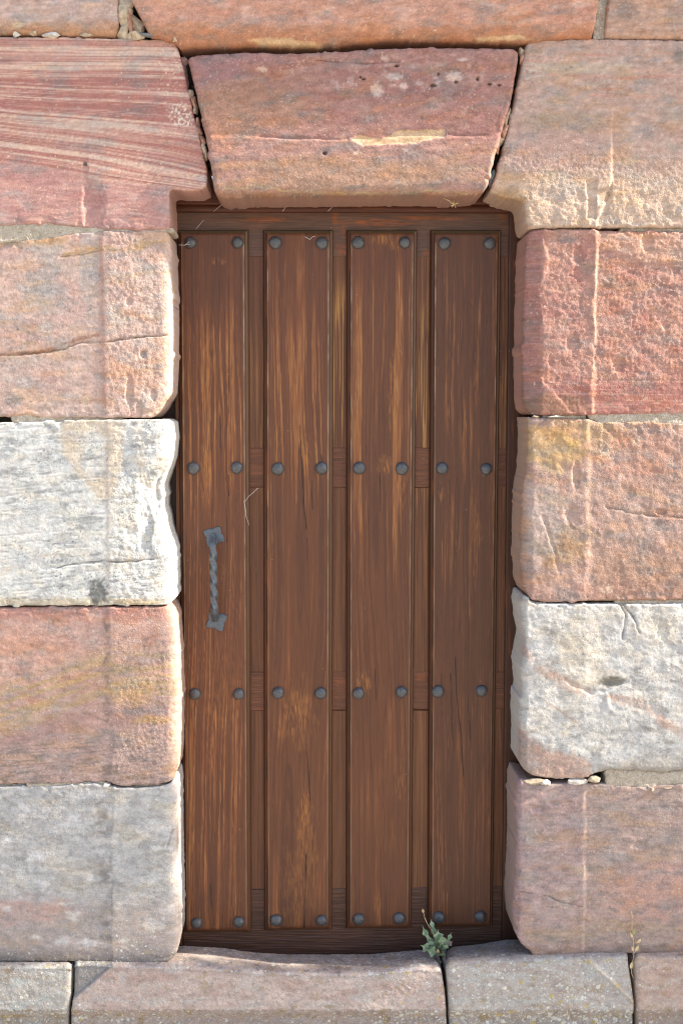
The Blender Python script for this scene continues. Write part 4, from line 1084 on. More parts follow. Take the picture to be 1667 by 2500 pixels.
#BROWN = np.array((112, 78, 64), float)
def plank(name, corners, Y, parent, thick=0.03, vertical=True, seed=1, cfun=None, hfun=None, edge=4, ed=0.003, label=None, stepx=2.0, stepz=5.0):
    """board from four drawing corners (tl, tr, br, bl) on the plane Y, with softened edges"""
    tl, tr, br, bl = [np.array(c, float) for c in corners]
    wd = np.hypot(*(tr - tl)); ht = np.hypot(*(bl - tl))
    if not vertical: stepx, stepz = stepz, stepx
    def axis(L, s):
        n = max(4, int(L / s)); a = np.linspace(0, L, n)
        e = np.array([0.6, 1.4, 2.4, edge]); e = e[e < L / 2.2]
        return np.unique(np.concatenate([a, e, L - e]))
    U = axis(wd, stepx) / wd; Vv = axis(ht, stepz) / ht
    u, v = np.meshgrid(U, Vv, indexing='ij')
    q = (tl * ((1 - u) * (1 - v))[..., None] + tr * (u * (1 - v))[..., None] + br * (u * v)[..., None] + bl * ((1 - u) * v)[..., None])
    px, py = q[..., 0].ravel(), q[..., 1].ravel()
    w3 = P(px, py, Y)
    lx = (u * wd).ravel(); lz = (v * ht).ravel()
    d = np.minimum(np.minimum(lx, wd - lx), np.minimum(lz, ht - lz))
    hh = hfun(lx, lz, wd, ht, px, py, d) if hfun else -ed * (1 - np.sqrt(1 - np.clip(1 - d / edge, 0, 1) ** 2))
    w3[:, 1] -= hh
    nu, nv = len(U), len(Vv)
    i, j = np.meshgrid(np.arange(nu - 1), np.arange(nv - 1), indexing='ij'); i = i.ravel(); j = j.ravel()
    F = np.stack([i * nv + j, i * nv + j + 1, (i + 1) * nv + j + 1, (i + 1) * nv + j], 1)
    per = np.concatenate([np.arange(nu) * nv, (nu - 1) * nv + np.arange(1, nv), (np.arange(nu - 2, -1, -1)) * nv + nv - 1, np.arange(nv - 2, 0, -1)])
    bk = w3[per].copy(); bk[:, 1] = Y + thick
    n0 = len(w3); k = np.arange(len(per)); k2 = np.roll(k, -1)
    Fs = np.stack([per[k], per[k2], n0 + k2, n0 + k], 1)
    me = raw_mesh(name, np.concatenate([w3, bk]), np.concatenate([F, Fs]))
    col = cfun(px, py, lx, lz, wd, ht, d)
    col = lin(np.clip(col, 0, 255)) * 0.78 * np.array((0.94, 0.86, 0.74))
    rgba = np.concatenate([col, np.full((len(col), 1), 1.0 if vertical else 0.0)], 1)
    rgba = np.concatenate([rgba, rgba[per]]); setcol(me, rgba)
    o = link(name, me, WOOD, parent)
    if label: o['label'] = label
    return o
def streak(px, py, seed, fx=7.0, fy=260.0, o=4): return fbm(px / fx, py / fy, o, seed, 0.55)
def cplain(base, seed, vertical=True, worn=0.35, wc=(150, 92, 56)):
    def f(px, py, lx, lz, wd, ht, d):
        a, b = (px, py) if vertical else (py, px)
        c = np.broadcast_to(np.array(base, float), px.shape + (3,)) * (1 + 0.16 * streak(a, b, seed, 9, 240))[..., None]
        c = mix(c, wc, worn * sst(0.1, 0.4, streak(a, b, seed + 3, 5, 170)) * sst(-0.2, 0.3, fbm(px / 120, py / 120, 2, seed + 5)))
        return c
    return f
DY = 0.172          # door base plane
plank("frame_post", [(345, 470), (436, 470), (452, 2420), (345, 2420)], 0.205, frame, 0.05, True, 601, cplain((78, 54, 46), 601))
plank("frame_post", [(1243, 470), (1330, 470), (1330, 2420), (1224, 2420)], 0.160, frame, 0.08, True, 602, cplain((80, 52, 42), 602, True, 0.6), stepz=6)
plank("frame_head", [(380, 440), (1300, 440), (1300, 499), (380, 499)], 0.142, frame, 0.09, False, 603, cplain((96, 56, 40), 603, False, 0.4))
plank("frame_head", [(380, 499), (1300, 501), (1300, 519), (380, 517)], 0.156, frame, 0.07, False, 604, cplain((92, 54, 40), 604, False, 0.4), edge=8, ed=0.006,
      label="moulded lower strip of the frame head")

# ------------------------------------------------------------------ the door
door = empty("wooden_door", (0, 0.2, 0.12), "weathered brown plank door with four raised panels and rows of iron studs", "door")
def crail(seed, worn_pts=(), base=(112, 82, 68)):
    def f(px, py, lx, lz, wd, ht, d):
        c = cplain(base, seed, False, 0.35)(px, py, lx, lz, wd, ht, d)
        for i, (x, y, rx, ry) in enumerate(worn_pts):
            m = blob(px, py, x, y, rx, ry, seed + i, 0.9) * sst(-0.35, 0.2, fbm(px / 30, py / 3.0, 3, seed + 7 + i))
            c = mix(c, (176, 98, 56), 0.6 * m)
        g = fbm(px / 60, py / 2.6, 3, seed + 30)
        c = c * (1 + 0.26 * g)[..., None]
        return c
    return f
def hrail(seed, amp=0.0016):
    def f(lx, lz, wd, ht, px, py, d):
        return -0.002 * (1 - np.sqrt(1 - np.clip(1 - d / 3, 0, 1) ** 2)) + amp * fbm(px / 80, py / 3.2, 2, seed)
    return f
plank("rail", [(425, 514), (1262, 516), (1262, 628), (425, 626)], DY, door, 0.035, False, 611,
      crail(611, [(650, 537, 50, 7), (920, 543, 80, 8), (1010, 532, 40, 5), (1080, 533, 60, 5), (818, 535, 6, 26), (838, 560, 6, 20), (1040, 620, 10, 10), (832, 606, 16, 14), (838, 618, 14, 8), (1225, 532, 10, 8)], (110, 84, 74)), hrail(611, 0.0004))
plank("rail", [(436, 1093), (1243, 1093), (1240, 1190), (437, 1191)], DY + 0.001, door, 0.035, False, 612, crail(612, [], (122, 80, 60)), hrail(612), stepx=1.2)
plank("rail", [(440, 1642), (1236, 1638), (1235, 1731), (441, 1736)], DY + 0.001, door, 0.035, False, 613, crail(613, [(832, 1668, 12, 14), (1028, 1655, 10, 10)], (122, 80, 60)), hrail(613), stepx=1.2)
plank("rail", [(445, 2174), (1226, 2164), (1222, 2420), (448, 2420)], DY, door, 0.035, False, 614, crail(614, [], (98, 70, 60)), hrail(614), stepx=1.4)
# upright infills between the rails
def cstr(seed, worn, lines=0.0):
    def f(px, py, lx, lz, wd, ht, d):
        c = cplain((120, 79, 58), seed, True, 0.5)(px, py, lx, lz, wd, ht, d)
        m = sst(0.02, 0.22, fbm(px / 3.2, py / 420, 3, seed + 11)) * worn(px, py)
        c = mix(c, (206, 156, 92), 0.85 * m)
        return c * (1 + 0.20 * fbm(px / 2.6, py / 500, 2, seed + 15))[..., None]
    return f
def hstr(seed):
    def f(lx, lz, wd, ht, px, py, d): return 0.0012 * fbm(px / 3.2, py / 420, 2, seed + 11)
    return f
st = [((606, 644), (604, 646), (611, 647), (612, 648)), ((812, 846), (811, 848), (811, 846), (811, 846)), ((1017, 1050), (1012, 1047), (1008, 1043), (1005, 1042))]
ys = [(627, 1093), (1191, 1640), (1735, 2170)]
wf = [lambda px, py: 0.55 * sst(760, 860, py) * sst(1400, 1000, py), lambda px, py: 1.0 * sst(660, 760, py) * sst(1100, 1000, py) + 0.15, lambda px, py: 0.7 * sst(660, 800, py) * sst(1300, 1150, py) + 0.25]
for k in range(3):
    for r_ in range(3):
        (a0, a1), (b0, b1) = st[k][r_], st[k][r_ + 1]
        y0, y1 = ys[r_]
        plank("infill_strip", [(a0 - 3, y0), (a1 + 3, y0), (b1 + 3, y1), (b0 - 3, y1)], DY + 0.002, door, 0.03, True, 630 + k * 3 + r_, cstr(630 + k * 7 + r_, wf[k]), hstr(630 + k * 7 + r_), stepx=1.3, stepz=10)
plank("stile", [(1200, 560), (1262, 560), (1238, 2420), (1178, 2420)], DY + 0.0025, door, 0.034, True, 651, cstr(651, lambda px, py: 0.5 * sst(700, 800, py) * sst(1300, 1000, py) + 0.1), hstr(651), stepx=2, stepz=10)
plank("stile", [(425, 560), (450, 560), (461, 2420), (441, 2420)], DY + 0.0025, door, 0.034, True, 652, cstr(652, lambda px, py: 0.2 + 0 * px), hstr(652), stepx=2, stepz=10)

# raised panels
MW = 12.0
def hpanel(lx, lz, wd, ht, px, py, d):
    t = np.clip(d / MW, 0, 1)
    # a hollow, a bead and then the flat
    y = 0.004 + 0.019 * np.where(t < 0.45, sst(0, 1, t / 0.45) * 0.55, 0.55 + 0.45 * sst(0, 1, (t - 0.45) / 0.55))
    y = y + 0.003 * np.exp(-((t - 0.30) / 0.14) ** 2) + 0.0022 * np.exp(-((t - 0.02) / 0.05) ** 2) * 0
    g = 0.0006 * fbm(px / 5, py / 260, 3, 660)
    return y + g * (t >= 1) - 0.001 * np.exp(-((d - MW - 0.5) / 1.2) ** 2)
def cathedral(px, py, x0, y0, sq, seed, s=1.0):
    """field whose contours are the long arches of flat-sawn softwood"""
    wx = px + 5 * fbm(px / 45, py / 260, 3, seed) + 2.0 * fbm(px / 14, py / 120, 2, seed + 1)
    wy = py + 60 * fbm(px / 60, py / 300, 2, seed + 2)
    return np.sqrt(((wx - x0) / 1.0) ** 2 + ((wy - y0) * sq) ** 2 + 4.0) + 0.010 * (wy - y0) * s
def cpanel(seed, arcs, wear, scars, cracks_, base=(114, 74, 55)):
    def f(px, py, lx, lz, wd, ht, d):
        c = np.broadcast_to(np.array(base, float), px.shape + (3,)) * 1.0
        c = c * (1 + 0.07 * fbm(px / 60, py / 300, 3, seed + 1))[..., None]
        fld = np.zeros(px.shape); wt = np.zeros(px.shape) + 1e-6
        for (x0, y0, sq, sy) in arcs:
            wk = np.exp(-((py - y0) / sy) ** 2)
            fld += wk * cathedral(px, py, x0, y0, sq, seed + 3); wt += wk
        fld = fld / wt
        rw = {701: 5.0, 711: 11.0, 721: 10.0, 731: 5.0}[seed]
        ring = fbm(fld / rw, py / 1500.0, 3, seed + 5, 0.6)       # uneven year rings
        line = sst(0.02, 0.16, ring)
        thin = sst(0.04, 0.2, fbm(fld / (rw * 0.36), py / 900.0, 2, seed + 6))
        fine = streak(px, py, seed + 8, 2.2, 90, 3)
        wv = np.clip(wear(px, py) * 1.05 + 0.42 * fbm(px / 34, py / 210, 4, seed + 9), 0, 1.3)
        face = (d > MW)
        # rings show a little redder everywhere, and bare ochre where the paint has gone
        c = mix(c, (138, 86, 58), 0.7 * line * sst(-0.05, 0.35, wv))
        c = mix(c, (86, 58, 48), 0.45 * (1 - line) * thin)
        bare = (0.12 + 0.88 * line) * sst(0.26, 0.70, wv + 0.16 * fine + 0.20 * (line - 0.4) + 0.10 * thin)
        oc = mix(np.broadcast_to(np.array((176, 118, 72), float), px.shape + (3,)), (204, 158, 104), sst(0.0, 0.3, fine))
        c = mix(c, oc, 0.57 * bare * face)
        for i, (x, y, rx, ry, kk) in enumerate(scars):
            m = blob(px, py, x, y, rx, ry, seed + 20 + i, 1.1, soft=0.6) * sst(-0.12, 0.26, fbm(px / 2.6, py / 30, 3, seed + 40 + i) + 0.25 * fbm(px / 14, py / 60, 3, seed + 50 + i))
            c = mix(c, (196, 136, 74), 0.72 * kk * m * face)
        for i, (pts, wdt) in enumerate(cracks_):
            c = mix(c, (34, 22, 18), 0.9 * crack(px, py, pts, wdt, seed + 60 + i, 2, 60) * face)
        c = c * (1 + 0.07 * fine)[..., None]
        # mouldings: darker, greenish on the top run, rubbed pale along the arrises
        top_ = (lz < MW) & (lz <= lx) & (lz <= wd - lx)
        c = mix(c, (96, 66, 48), 0.75 * (d <= MW)); c = mix(c, (78, 46, 32), 0.7 * (lx <= MW) * (d <= MW)); c = mix(c, (96, 92, 78), 0.75 * top_)  # left run is darkened further as painted shade
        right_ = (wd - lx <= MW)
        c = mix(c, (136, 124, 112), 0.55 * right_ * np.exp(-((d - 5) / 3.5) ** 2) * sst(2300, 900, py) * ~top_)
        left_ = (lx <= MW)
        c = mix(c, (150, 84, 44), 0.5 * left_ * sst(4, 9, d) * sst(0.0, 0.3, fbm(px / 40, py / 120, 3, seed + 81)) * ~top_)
        ar = np.exp(-((d - MW - 0.3) / 1.1) ** 2) * (lz > 3 * MW) * (ht - lz > 2 * MW)
        br_ = 0.35 + 0.65 * sst(-0.25, 0.35, fbm(px / 200 + 3, py / 70, 4, seed + 82)) * (0.35 + 0.65 * sst(1900, 800, py))
        c = mix(c, (206, 188, 168), 0.9 * ar * br_)
        return c
    return f
pA = plank("door_panel", [(434, 562), (608, 562), (615, 2272), (448, 2273)], DY, door, 0.012, True, 0,
  cpanel(701, [(530, 420, 0.018, 520), (540, 1350, 0.02, 420), (520, 1950, 0.035, 400)],
         lambda px, py: 0.52 * sst(690, 860, py) * sst(1330, 1120, py) + 0.26 * sst(1250, 1400, py) * sst(2100, 1600, py) + 0.26 * sst(1600, 1800, py) + 0.2 * sst(500, 450, px) * sst(700, 900, py) - 0.12 * sst(560, 600, px) * sst(1150, 1300, py),
         [(536, 640, 13, 8, 0.9), (545, 1640, 40, 60, 0.35), (540, 1720, 30, 40, 0.4), (510, 900, 14, 120, 0.5), (505, 1160, 12, 70, 0.7)],
         [([(559, 900), (560, 1010)], 1.2), ([(559, 1160), (561, 1210)], 1.6), ([(540, 1020), (541, 1110)], 1.2), ([(516, 2150), (520, 2210), (526, 2250)], 1.6), ([(554, 1230), (556, 1320)], 1.2)]),
  hpanel, stepx=1.5, stepz=4.0, label="panel carrying the iron handle, with ochre worn streaks")
pB = plank("door_panel", [(642, 562), (814, 562), (811, 2266), (645, 2269)], DY, door, 0.012, True, 0,
  cpanel(711, [(720, 760, 0.03, 300), (735, 1420, 0.03, 500), (700, 2100, 0.03, 400)],
         lambda px, py: 0.28 * sst(680, 850, py) * sst(1350, 1050, py) + 0.11 + 0.1 * sst(690, 660, px),
         [(728, 1735, 34, 66, 0.75), (736, 1725, 10, 22, 0.9), (745, 1975, 12, 46, 0.95), (745, 2035, 18, 70, 0.75), (722, 2160, 30, 90, 0.5), (748, 1110, 9, 34, 0.8), (680, 1080, 8, 60, 0.5), (765, 2120, 14, 90, 0.4)],
         [([(731, 1040), (738, 1140), (742, 1220), (748, 1290)], 2.2), ([(761, 1170), (763, 1240)], 1.5), ([(748, 1830), (755, 1900), (758, 1960)], 1.8), ([(747, 2080), (745, 2180), (743, 2255)], 3.4), ([(784, 1110), (785, 1140)], 1.4), ([(750, 1310), (752, 1400)], 1.2)]),
  hpanel, stepx=1.5, stepz=4.0, label="panel with a long split at its foot and scattered ochre scars")
pC = plank("door_panel", [(845, 562), (1018, 562), (1004, 2263), (844, 2265)], DY, door, 0.012, True, 0,
  cpanel(721, [(925, 700, 0.03, 330), (915, 1250, 0.04, 400), (940, 1900, 0.02, 500)],
         lambda px, py: 0.42 * sst(640, 800, py) * sst(1450, 1150, py) + 0.10,
         [(935, 588, 28, 14, 0.8), (966, 600, 16, 12, 0.7), (938, 1135, 16, 18, 0.9), (955, 960, 8, 90, 0.8), (880, 1660, 10, 24, 0.8), (895, 1665, 8, 22, 0.9), (980, 1180, 10, 50, 0.7), (972, 1900, 12, 40, 0.5), (920, 2200, 8, 20, 0.7)],
         [([(926, 1150), (928, 1245)], 2.0), ([(893, 1085), (894, 1110)], 1.2), ([(914, 1630), (916, 1705)], 1.2)]),
  hpanel, stepx=1.5, stepz=4.0, label="panel with arched grain, worn to ochre in its upper half")
pD = plank("door_panel", [(1049, 562), (1222, 562), (1201, 2259), (1042, 2261)], DY, door, 0.012, True, 0,
  cpanel(731, [(1130, 620, 0.04, 240), (1125, 1000, 0.035, 300), (1120, 1750, 0.02, 600)],
         lambda px, py: 0.10 * sst(650, 800, py) * sst(1500, 1200, py) + 0.08 + 0.12 * sst(1800, 2000, py),
         [(1075, 1205, 6, 24, 0.8), (1130, 1120, 4, 60, 0.5), (1160, 1290, 12, 60, 0.5)],
         [([(1108, 1600), (1112, 1700), (1124, 1800), (1128, 1890)], 2.0), ([(1096, 1640), (1100, 1760), (1103, 1800)], 1.8), ([(1074, 1640), (1076, 1740)], 1.4), ([(1093, 1170), (1096, 1230)], 1.2), ([(1140, 1700), (1144, 1800)], 1.2)], (106, 70, 53)),
  hpanel, stepx=1.5, stepz=4.0, label="darkest panel, nearest the right jamb, least worn")

# iron studs
def stud_mesh(seed):
    rs = random.Random(seed)
    n = 28; prof = [(1.02, 0.0), (1.03, 0.06), (0.99, 0.18), (0.93, 0.34), (0.82, 0.5), (0.68, 0.62), (0.5, 0.71), (0.34, 0.755), (0.16, 0.765)]
    R = 0.0172
    v = []; f = []
    ph = rs.uniform(0, 6)
    tx, ty = rs.uniform(-0.10, 0.10), rs.uniform(-0.10, 0.10)
    for rr, hh in prof:
        for k in range(n):
            a = 2 * math.pi * k / n
            q = rr * (1 + 0.025 * math.sin(3 * a + ph) + 0.015 * math.sin(7 * a + 2 * ph))
            x, z = q * math.cos(a), q * math.sin(a)
            h = hh - (0.16 * max(0, x * tx * 6 + z * ty * 6) if hh > 0.5 else 0)
            v.append((x * R, -h * R, z * R))
    v.append((0, -0.765 * R, 0))
    for i in range(len(prof) - 1):
        for k in range(n):
            a, b = i * n + k, i * n + (k + 1) % n
            f.append((a, b, b + n, a + n))
    l = (len(prof) - 1) * n
    for k in range(n): f.append((l + k, l + (k + 1) % n, len(v) - 1))
    me = bpy.data.meshes.new("stud")
    me.from_pydata(v, [], f); me.polygons.foreach_set("use_smooth", [True] * len(f)); me.update()
    me.materials.append(IRON)
    return me
SM = [stud_mesh(i) for i in range(6)]
studs = [[(465, 592), (580, 592), (472, 1143), (578, 1142), (476, 1695), (583, 1695), (480, 2255), (583, 2252)],
         [(672, 592), (786, 593), (678, 1145), (785, 1143), (679, 1692), (783, 1693), (674, 2248), (785, 2248)],
         [(874, 592), (988, 592), (877, 1143), (981, 1144), (875, 1693), (980, 1690), (876, 2245), (974, 2243)],
         [(1085, 594), (1195, 594), (1079, 1143), (1187, 1145), (1069, 1689), (1175, 1687), (1071, 2241), (1172, 2238)]]
k = 0
FACE = DY - 0.023
for pan, lst in zip((pA, pB, pC, pD), studs):
    for (x, y) in lst:
        o = bpy.data.objects.new("stud", SM[k % 6]); COL.objects.link(o)
        o.parent = pan; o.matrix_parent_inverse = pan.matrix_world.inverted() if False else Matrix.Translation((0, 0, 0))
        o.location = Vector(P(x, y, FACE - 0.004)) + Vector((0, 0.004, 0))
        o.rotation_euler = (random.uniform(-0.09, 0.09), random.uniform(0, 6.28), random.uniform(-0.09, 0.09))
        q_ = random.uniform(0.94, 1.05); o.scale = (q_, random.uniform(0.85, 1.1), q_)
        o['group'] = "iron studs on the door panels"
        k += 1

# twisted handle
def star(name, cx, cy, tips, parent, Y):
    """four pointed petals of thin plate, cupped a little, round a small boss"""
    c = V(cx, cy, Y); v = []; f = []
    for i, (x, y) in enumerate(tips):
        a = V(x, y, Y) - c; L_ = a.length; d = a.normalized(); sd = Vector((-d.z, 0, d.x))
        n = 12; m = 6; b0 = len(v)
        for r in range(n + 1):
            t = r / n
            wd = 0.47 * L_ * (math.sin(math.pi * min(1, 0.12 + 0.88 * t) ** 0.85) ** 0.85) if t < 1 else 0.0
            for k in range(-m, m + 1):
                q = k / m
                lift = 0.0030 + 0.0004 * i + 0.0022 * t * t - 0.0016 * q * q - 0.0010 * (1 if abs(q) == 1 else 0)
                v.append(c + d * (L_ * t) + sd * (wd * q) + Vector((0, -lift, 0)))
        w_ = 2 * m + 1
        for r in range(n):
            for k in range(w_ - 1):
                p = b0 + r * w_ + k
                f.append((p, p + 1, p + w_ + 1, p + w_))
        rim = [b0 + r * w_ for r in range(n + 1)] + [b0 + r * w_ + w_ - 1 for r in range(n, -1, -1)]
        b1 = len(v)
        for p in rim: v.append(Vector((v[p].x, Y + 0.002, v[p].z)))
        for k in range(len(rim) - 1): f.append((rim[k], rim[k + 1], b1 + k + 1, b1 + k))
    return pyd(name, v, f, IRONH, parent, True)
hd0 = pyd("handle", [], [], IRONH, door)   # the bar itself becomes the handle's mesh below
def bar_mesh():
    a = V(522, 1303, FACE); b = V(526, 1517, FACE)
    path = []
    n = 120
    v = []; f = []
    R = 0.0112
    for i in range(n + 1):
        t = i / n
        c = a.lerp(b, t)
        e = min(t, 1 - t)
        c.y -= 0.005 + 0.022 * float(sst(0.0, 0.12, e))
        tw = math.radians(45) + math.radians(410) * float(np.clip((t - 0.16) / 0.68, 0, 1))
        k = 1.0 - 0.22 * float(sst(0.12, 0.0, e)) - 0.10 * math.sin(math.pi * t) * 0
        sq = []
        for s in range(16):
            th = 2 * math.pi * s / 16
            cc, ss = math.cos(th), math.sin(th)
            p = 9.0
            r = (abs(cc) ** p + abs(ss) ** p) ** (-1 / p) * R * 0.78 * k
            x, y = r * cc, r * ss
            th2 = tw + math.radians(45)
            X = x * math.cos(th2) - y * math.sin(th2); Yq = x * math.sin(th2) + y * math.cos(th2)
            sq.append(c + Vector((X, Yq, 0)))
        v += sq
    for i in range(n):
        for s in range(16):
            p_, q_ = i * 16 + s, i * 16 + (s + 1) % 16
            f.append((p_, p_ + 16, q_ + 16, q_))
    f.append(tuple(range(16))); f.append(tuple(range(n * 16 + 15, n * 16 - 1, -1)))
    return v, f
bpy.data.objects.remove(hd0)
hv, hf = bar_mesh()
handle = pyd("handle", hv, hf, IRONH, door, True)
handle['label'] = "twisted square iron pull handle with four-petalled ends"
try:
    handle.data.set_sharp_from_angle(angle=math.radians(28))
except Exception: pass
star("rosette", 524, 1307, [(496, 1298), (537, 1285), (548, 1321), (510, 1337)], handle, FACE)
star("rosette", 528, 1516, [(556, 1504), (543, 1541), (503, 1529), (511, 1493)], handle, FACE)

# ------------------------------------------------------------------ weeds
def leafmat(name, c, rough=0.6):
    m, t, b = newmat(name)
    pos = N(t, "ShaderNodeNewGeometry").outputs["Position"]
    n1 = N(t, "ShaderNodeTexNoise", Scale=220.0, Detail=4.0); t.links.new(pos, n1.inputs["Vector"])
    n2 = N(t, "ShaderNodeTexNoise", Scale=45.0, Detail=2.0); t.links.new(pos, n2.inputs["Vector"])
    cc = mixc(t, rng(t, n2.outputs[0], 0.4, 0.62, 0.0, 1.0), c[0], c[1])
    cc = mixc(t, 1.0, cc, rng(t, n1.outputs[0], 0.3, 0.7, 0.75, 1.25, False), 'MULTIPLY')
    t.links.new(cc, b.inputs["Base Color"]); b.inputs["Roughness"].default_value = rough
    b.inputs["Specular IOR Level"].default_value = 0.3
    t.links.new(bump(t, n1.outputs[0], 0.4, 0.0008), b.inputs["Normal"])
    return m
GREEN = leafmat("greygreen_leaf", ((0.15, 0.215, 0.12), (0.26, 0.32, 0.21)))
PURP = leafmat("faded_purple_leaf", ((0.20, 0.13, 0.12), (0.30, 0.24, 0.18)))
STRAW = leafmat("dry_straw", ((0.46, 0.32, 0.15), (0.60, 0.46, 0.26)))
DRYG = leafmat("dry_green", ((0.30, 0.34, 0.14), (0.42, 0.40, 0.22)))
def tube(name, pts, rad, mat, parent):
    v = []; f = []; n = 6
    pts = [Vector(p) for p in pts]
    for i, p in enumerate(pts):
        d = (pts[min(i + 1, len(pts) - 1)] - pts[max(i - 1, 0)]).normalized()
        a = d.cross(Vector((0, 1, 0.01))).normalized(); b = d.cross(a)
        r = rad * (1 - 0.45 * i / len(pts))
        for k in range(n):
            t = 2 * math.pi * k / n
            v.append(p + a * math.cos(t) * r + b * math.sin(t) * r)
    for i in range(len(pts) - 1):
        for k in range(n):
            a, b = i * n + k, i * n + (k + 1) % n
            f.append((a, b, b + n, a + n))
    f.append(tuple(range(n - 1, -1, -1))); f.append(tuple(range((len(pts) - 1) * n, len(pts) * n)))
    return pyd(name, v, f, mat, parent, True)
def leaf(name, base, tip, width, mat, parent, sag=0.3, lobes=3, fold=0.35, twist=0.0, seed=0):
    """a lobed leaf blade arching from base to tip"""
    rs = random.Random(seed)
    base, tip = Vector(base), Vector(tip)
    ax = tip - base; L = ax.length; d = ax.normalized()
    side = d.cross(Vector((0, 1, 0)))
    side = Vector((1, 0, 0)) if side.length < 0.2 else side.normalized()
    nrm = side.cross(d).normalized()
    if nrm.y > 0: nrm = -nrm
    side = Matrix.Rotation(twist, 3, d) @ side; nrm = Matrix.Rotation(twist, 3, d) @ nrm
    n = 26; v = []; f = []
    for i in range(n + 1):
        t = i / n
        c = base + ax * t + nrm * (L * sag * math.sin(math.pi * t * 0.9) * 0.5)
        env = (0.10 + 0.90 * float(sst(0.12, 0.55, t))) * (1 - float(sst(0.72, 1.0, t)) * 0.97)
        ph = t * lobes + 0.25
        lob = 1.0 - 0.55 * (0.5 + 0.5 * math.cos(2 * math.pi * ph)) * (0.4 if lobes < 2 else 1)
        for s in (-1, -0.55, 0, 0.55, 1):
            wv = width * env * lob * (1 + 0.12 * rs.uniform(-1, 1) * (abs(s) == 1))
            q = c + side * (s * wv) + nrm * (abs(s) * wv * fold) + nrm * (0.10 * wv * math.sin(9 * t + s * 2 + seed)) + d * (abs(s) * wv * 0.35 * (1 if lobes > 1 else 0))
            v.append(q)
    for i in range(n):
        for k in range(4):
            a = i * 5 + k
            f.append((a, a + 1, a + 6, a + 5))
    return pyd(name, v, f, mat, parent, True)
WY = 0.075
wb = V(1071, 2328, WY)
weed = empty("leafy_weed", wb, "small grey-green weed with toothed leaves growing in the step's crack", "weed")
def wp(x, y, dy=0.0): return V(x, y, WY + dy)
leaf("leaf", wp(1068, 2318), wp(1050, 2241, 0.02), 0.0085, GREEN, weed, 0.15, 4, 0.3, 0.1, 1)
leaf("leaf", wp(1066, 2316), wp(1030, 2257, -0.01), 0.0096, GREEN, weed, 0.25, 3, 0.35, -0.2, 2)
leaf("leaf", wp(1066, 2322), wp(1024, 2306, -0.03), 0.0142, GREEN, weed, 0.3, 3, 0.2, 0.3, 3)
leaf("leaf", wp(1068, 2326), wp(1036, 2318, -0.045), 0.0148, GREEN, weed, 0.35, 2, 0.2, 0.5, 4)
leaf("leaf", wp(1068, 2318), wp(1068, 2266, -0.02), 0.0153, GREEN, weed, 0.3, 3, 0.3, 0.0, 5)
leaf("leaf", wp(1069, 2322), wp(1076, 2276, -0.03), 0.0136, GREEN, weed, 0.35, 3, 0.3, 0.3, 6)
leaf("leaf", wp(1072, 2318), wp(1101, 2274, -0.01), 0.0091, GREEN, weed, 0.3, 4, 0.3, 0.2, 7)
leaf("leaf", wp(1072, 2318), wp(1106, 2296, -0.015), 0.0089, PURP, weed, 0.2, 3, 0.3, -0.3, 8)
leaf("leaf", wp(1071, 2320), wp(1085, 2318, -0.045), 0.0131, GREEN, weed, 0.6, 1, 0.15, 0.2, 9)
leaf("leaf", wp(1070, 2320), wp(1060, 2284, 0.01), 0.0114, GREEN, weed, 0.2, 3, 0.3, -0.1, 10)
leaf("leaf", wp(1071, 2326), wp(1066, 2312, -0.05), 0.0050, STRAW, weed, 0.3, 1, 0.1, 0.0, 11)
leaf("leaf", wp(1072, 2336), wp(1076, 2348, -0.06), 0.0045, STRAW, weed, 0.2, 1, 0.2, 0.0, 12)
leaf("leaf", wp(1070, 2322), wp(1092, 2300, -0.03), 0.0103, GREEN, weed, 0.3, 3, 0.3, 0.2, 14)
leaf("leaf", wp(1067, 2320), wp(1046, 2290, -0.02), 0.0103, GREEN, weed, 0.3, 3, 0.3, -0.1, 15)
tube("stem", [wp(1071, 2330), wp(1068, 2310), wp(1056, 2275), wp(1043, 2256), wp(1036, 2240), wp(1033, 2226)], 0.0012, STRAW, weed)
tube("stem", [wp(1072, 2345, -0.02), wp(1070, 2330), wp(1069, 2310)], 0.0022, DRYG, weed)
leaf("seed_head", wp(1034, 2231), wp(1031, 2218), 0.0040, STRAW, weed, 0.1, 1, 0.5, 0.0, 13)

SY = -0.012
dw = empty("dry_sprig", V(1545, 2341, SY), "thin withered straw-coloured sprig in the joint at the lower right", "weed")
def sp(x, y, dy=0.0): return V(x, y, SY + dy)
tube("stem", [sp(1546, 2375, 0.004), sp(1545, 2345), sp(1546, 2325), sp(1545, 2300), sp(1543, 2285), sp(1541, 2262), sp(1544, 2245), sp(1542, 2236), sp(1540, 2224)], 0.0015, STRAW, dw)
leaf("leaf", sp(1546, 2303), sp(1564, 2290, -0.006), 0.0060, STRAW, dw, 0.3, 1, 0.25, 0.3, 21)
leaf("leaf", sp(1547, 2326), sp(1559, 2305, -0.006), 0.0048, STRAW, dw, 0.3, 1, 0.3, -0.2, 22)
leaf("leaf", sp(1545, 2324), sp(1540, 2308, -0.004), 0.0040, STRAW, dw, 0.3, 1, 0.3, 0.2, 23)
leaf("leaf", sp(1543, 2284), sp(1547, 2268, -0.004), 0.0042, DRYG, dw, 0.3, 1, 0.3, 0.2, 24)
leaf("leaf", sp(1542, 2291), sp(1536, 2274, -0.004), 0.0030, STRAW, dw, 0.3, 1, 0.3, 0.2, 25)
leaf("leaf", sp(1543, 2344, -0.004), sp(1537, 2366, -0.01), 0.0050, STRAW, dw, 0.2, 1, 0.2, 0.1, 26)
tube("stem", [sp(1545, 2356, -0.004), sp(1540, 2368, -0.012), sp(1541, 2378, -0.014), sp(1545, 2388, -0.012)], 0.0013, STRAW, dw)
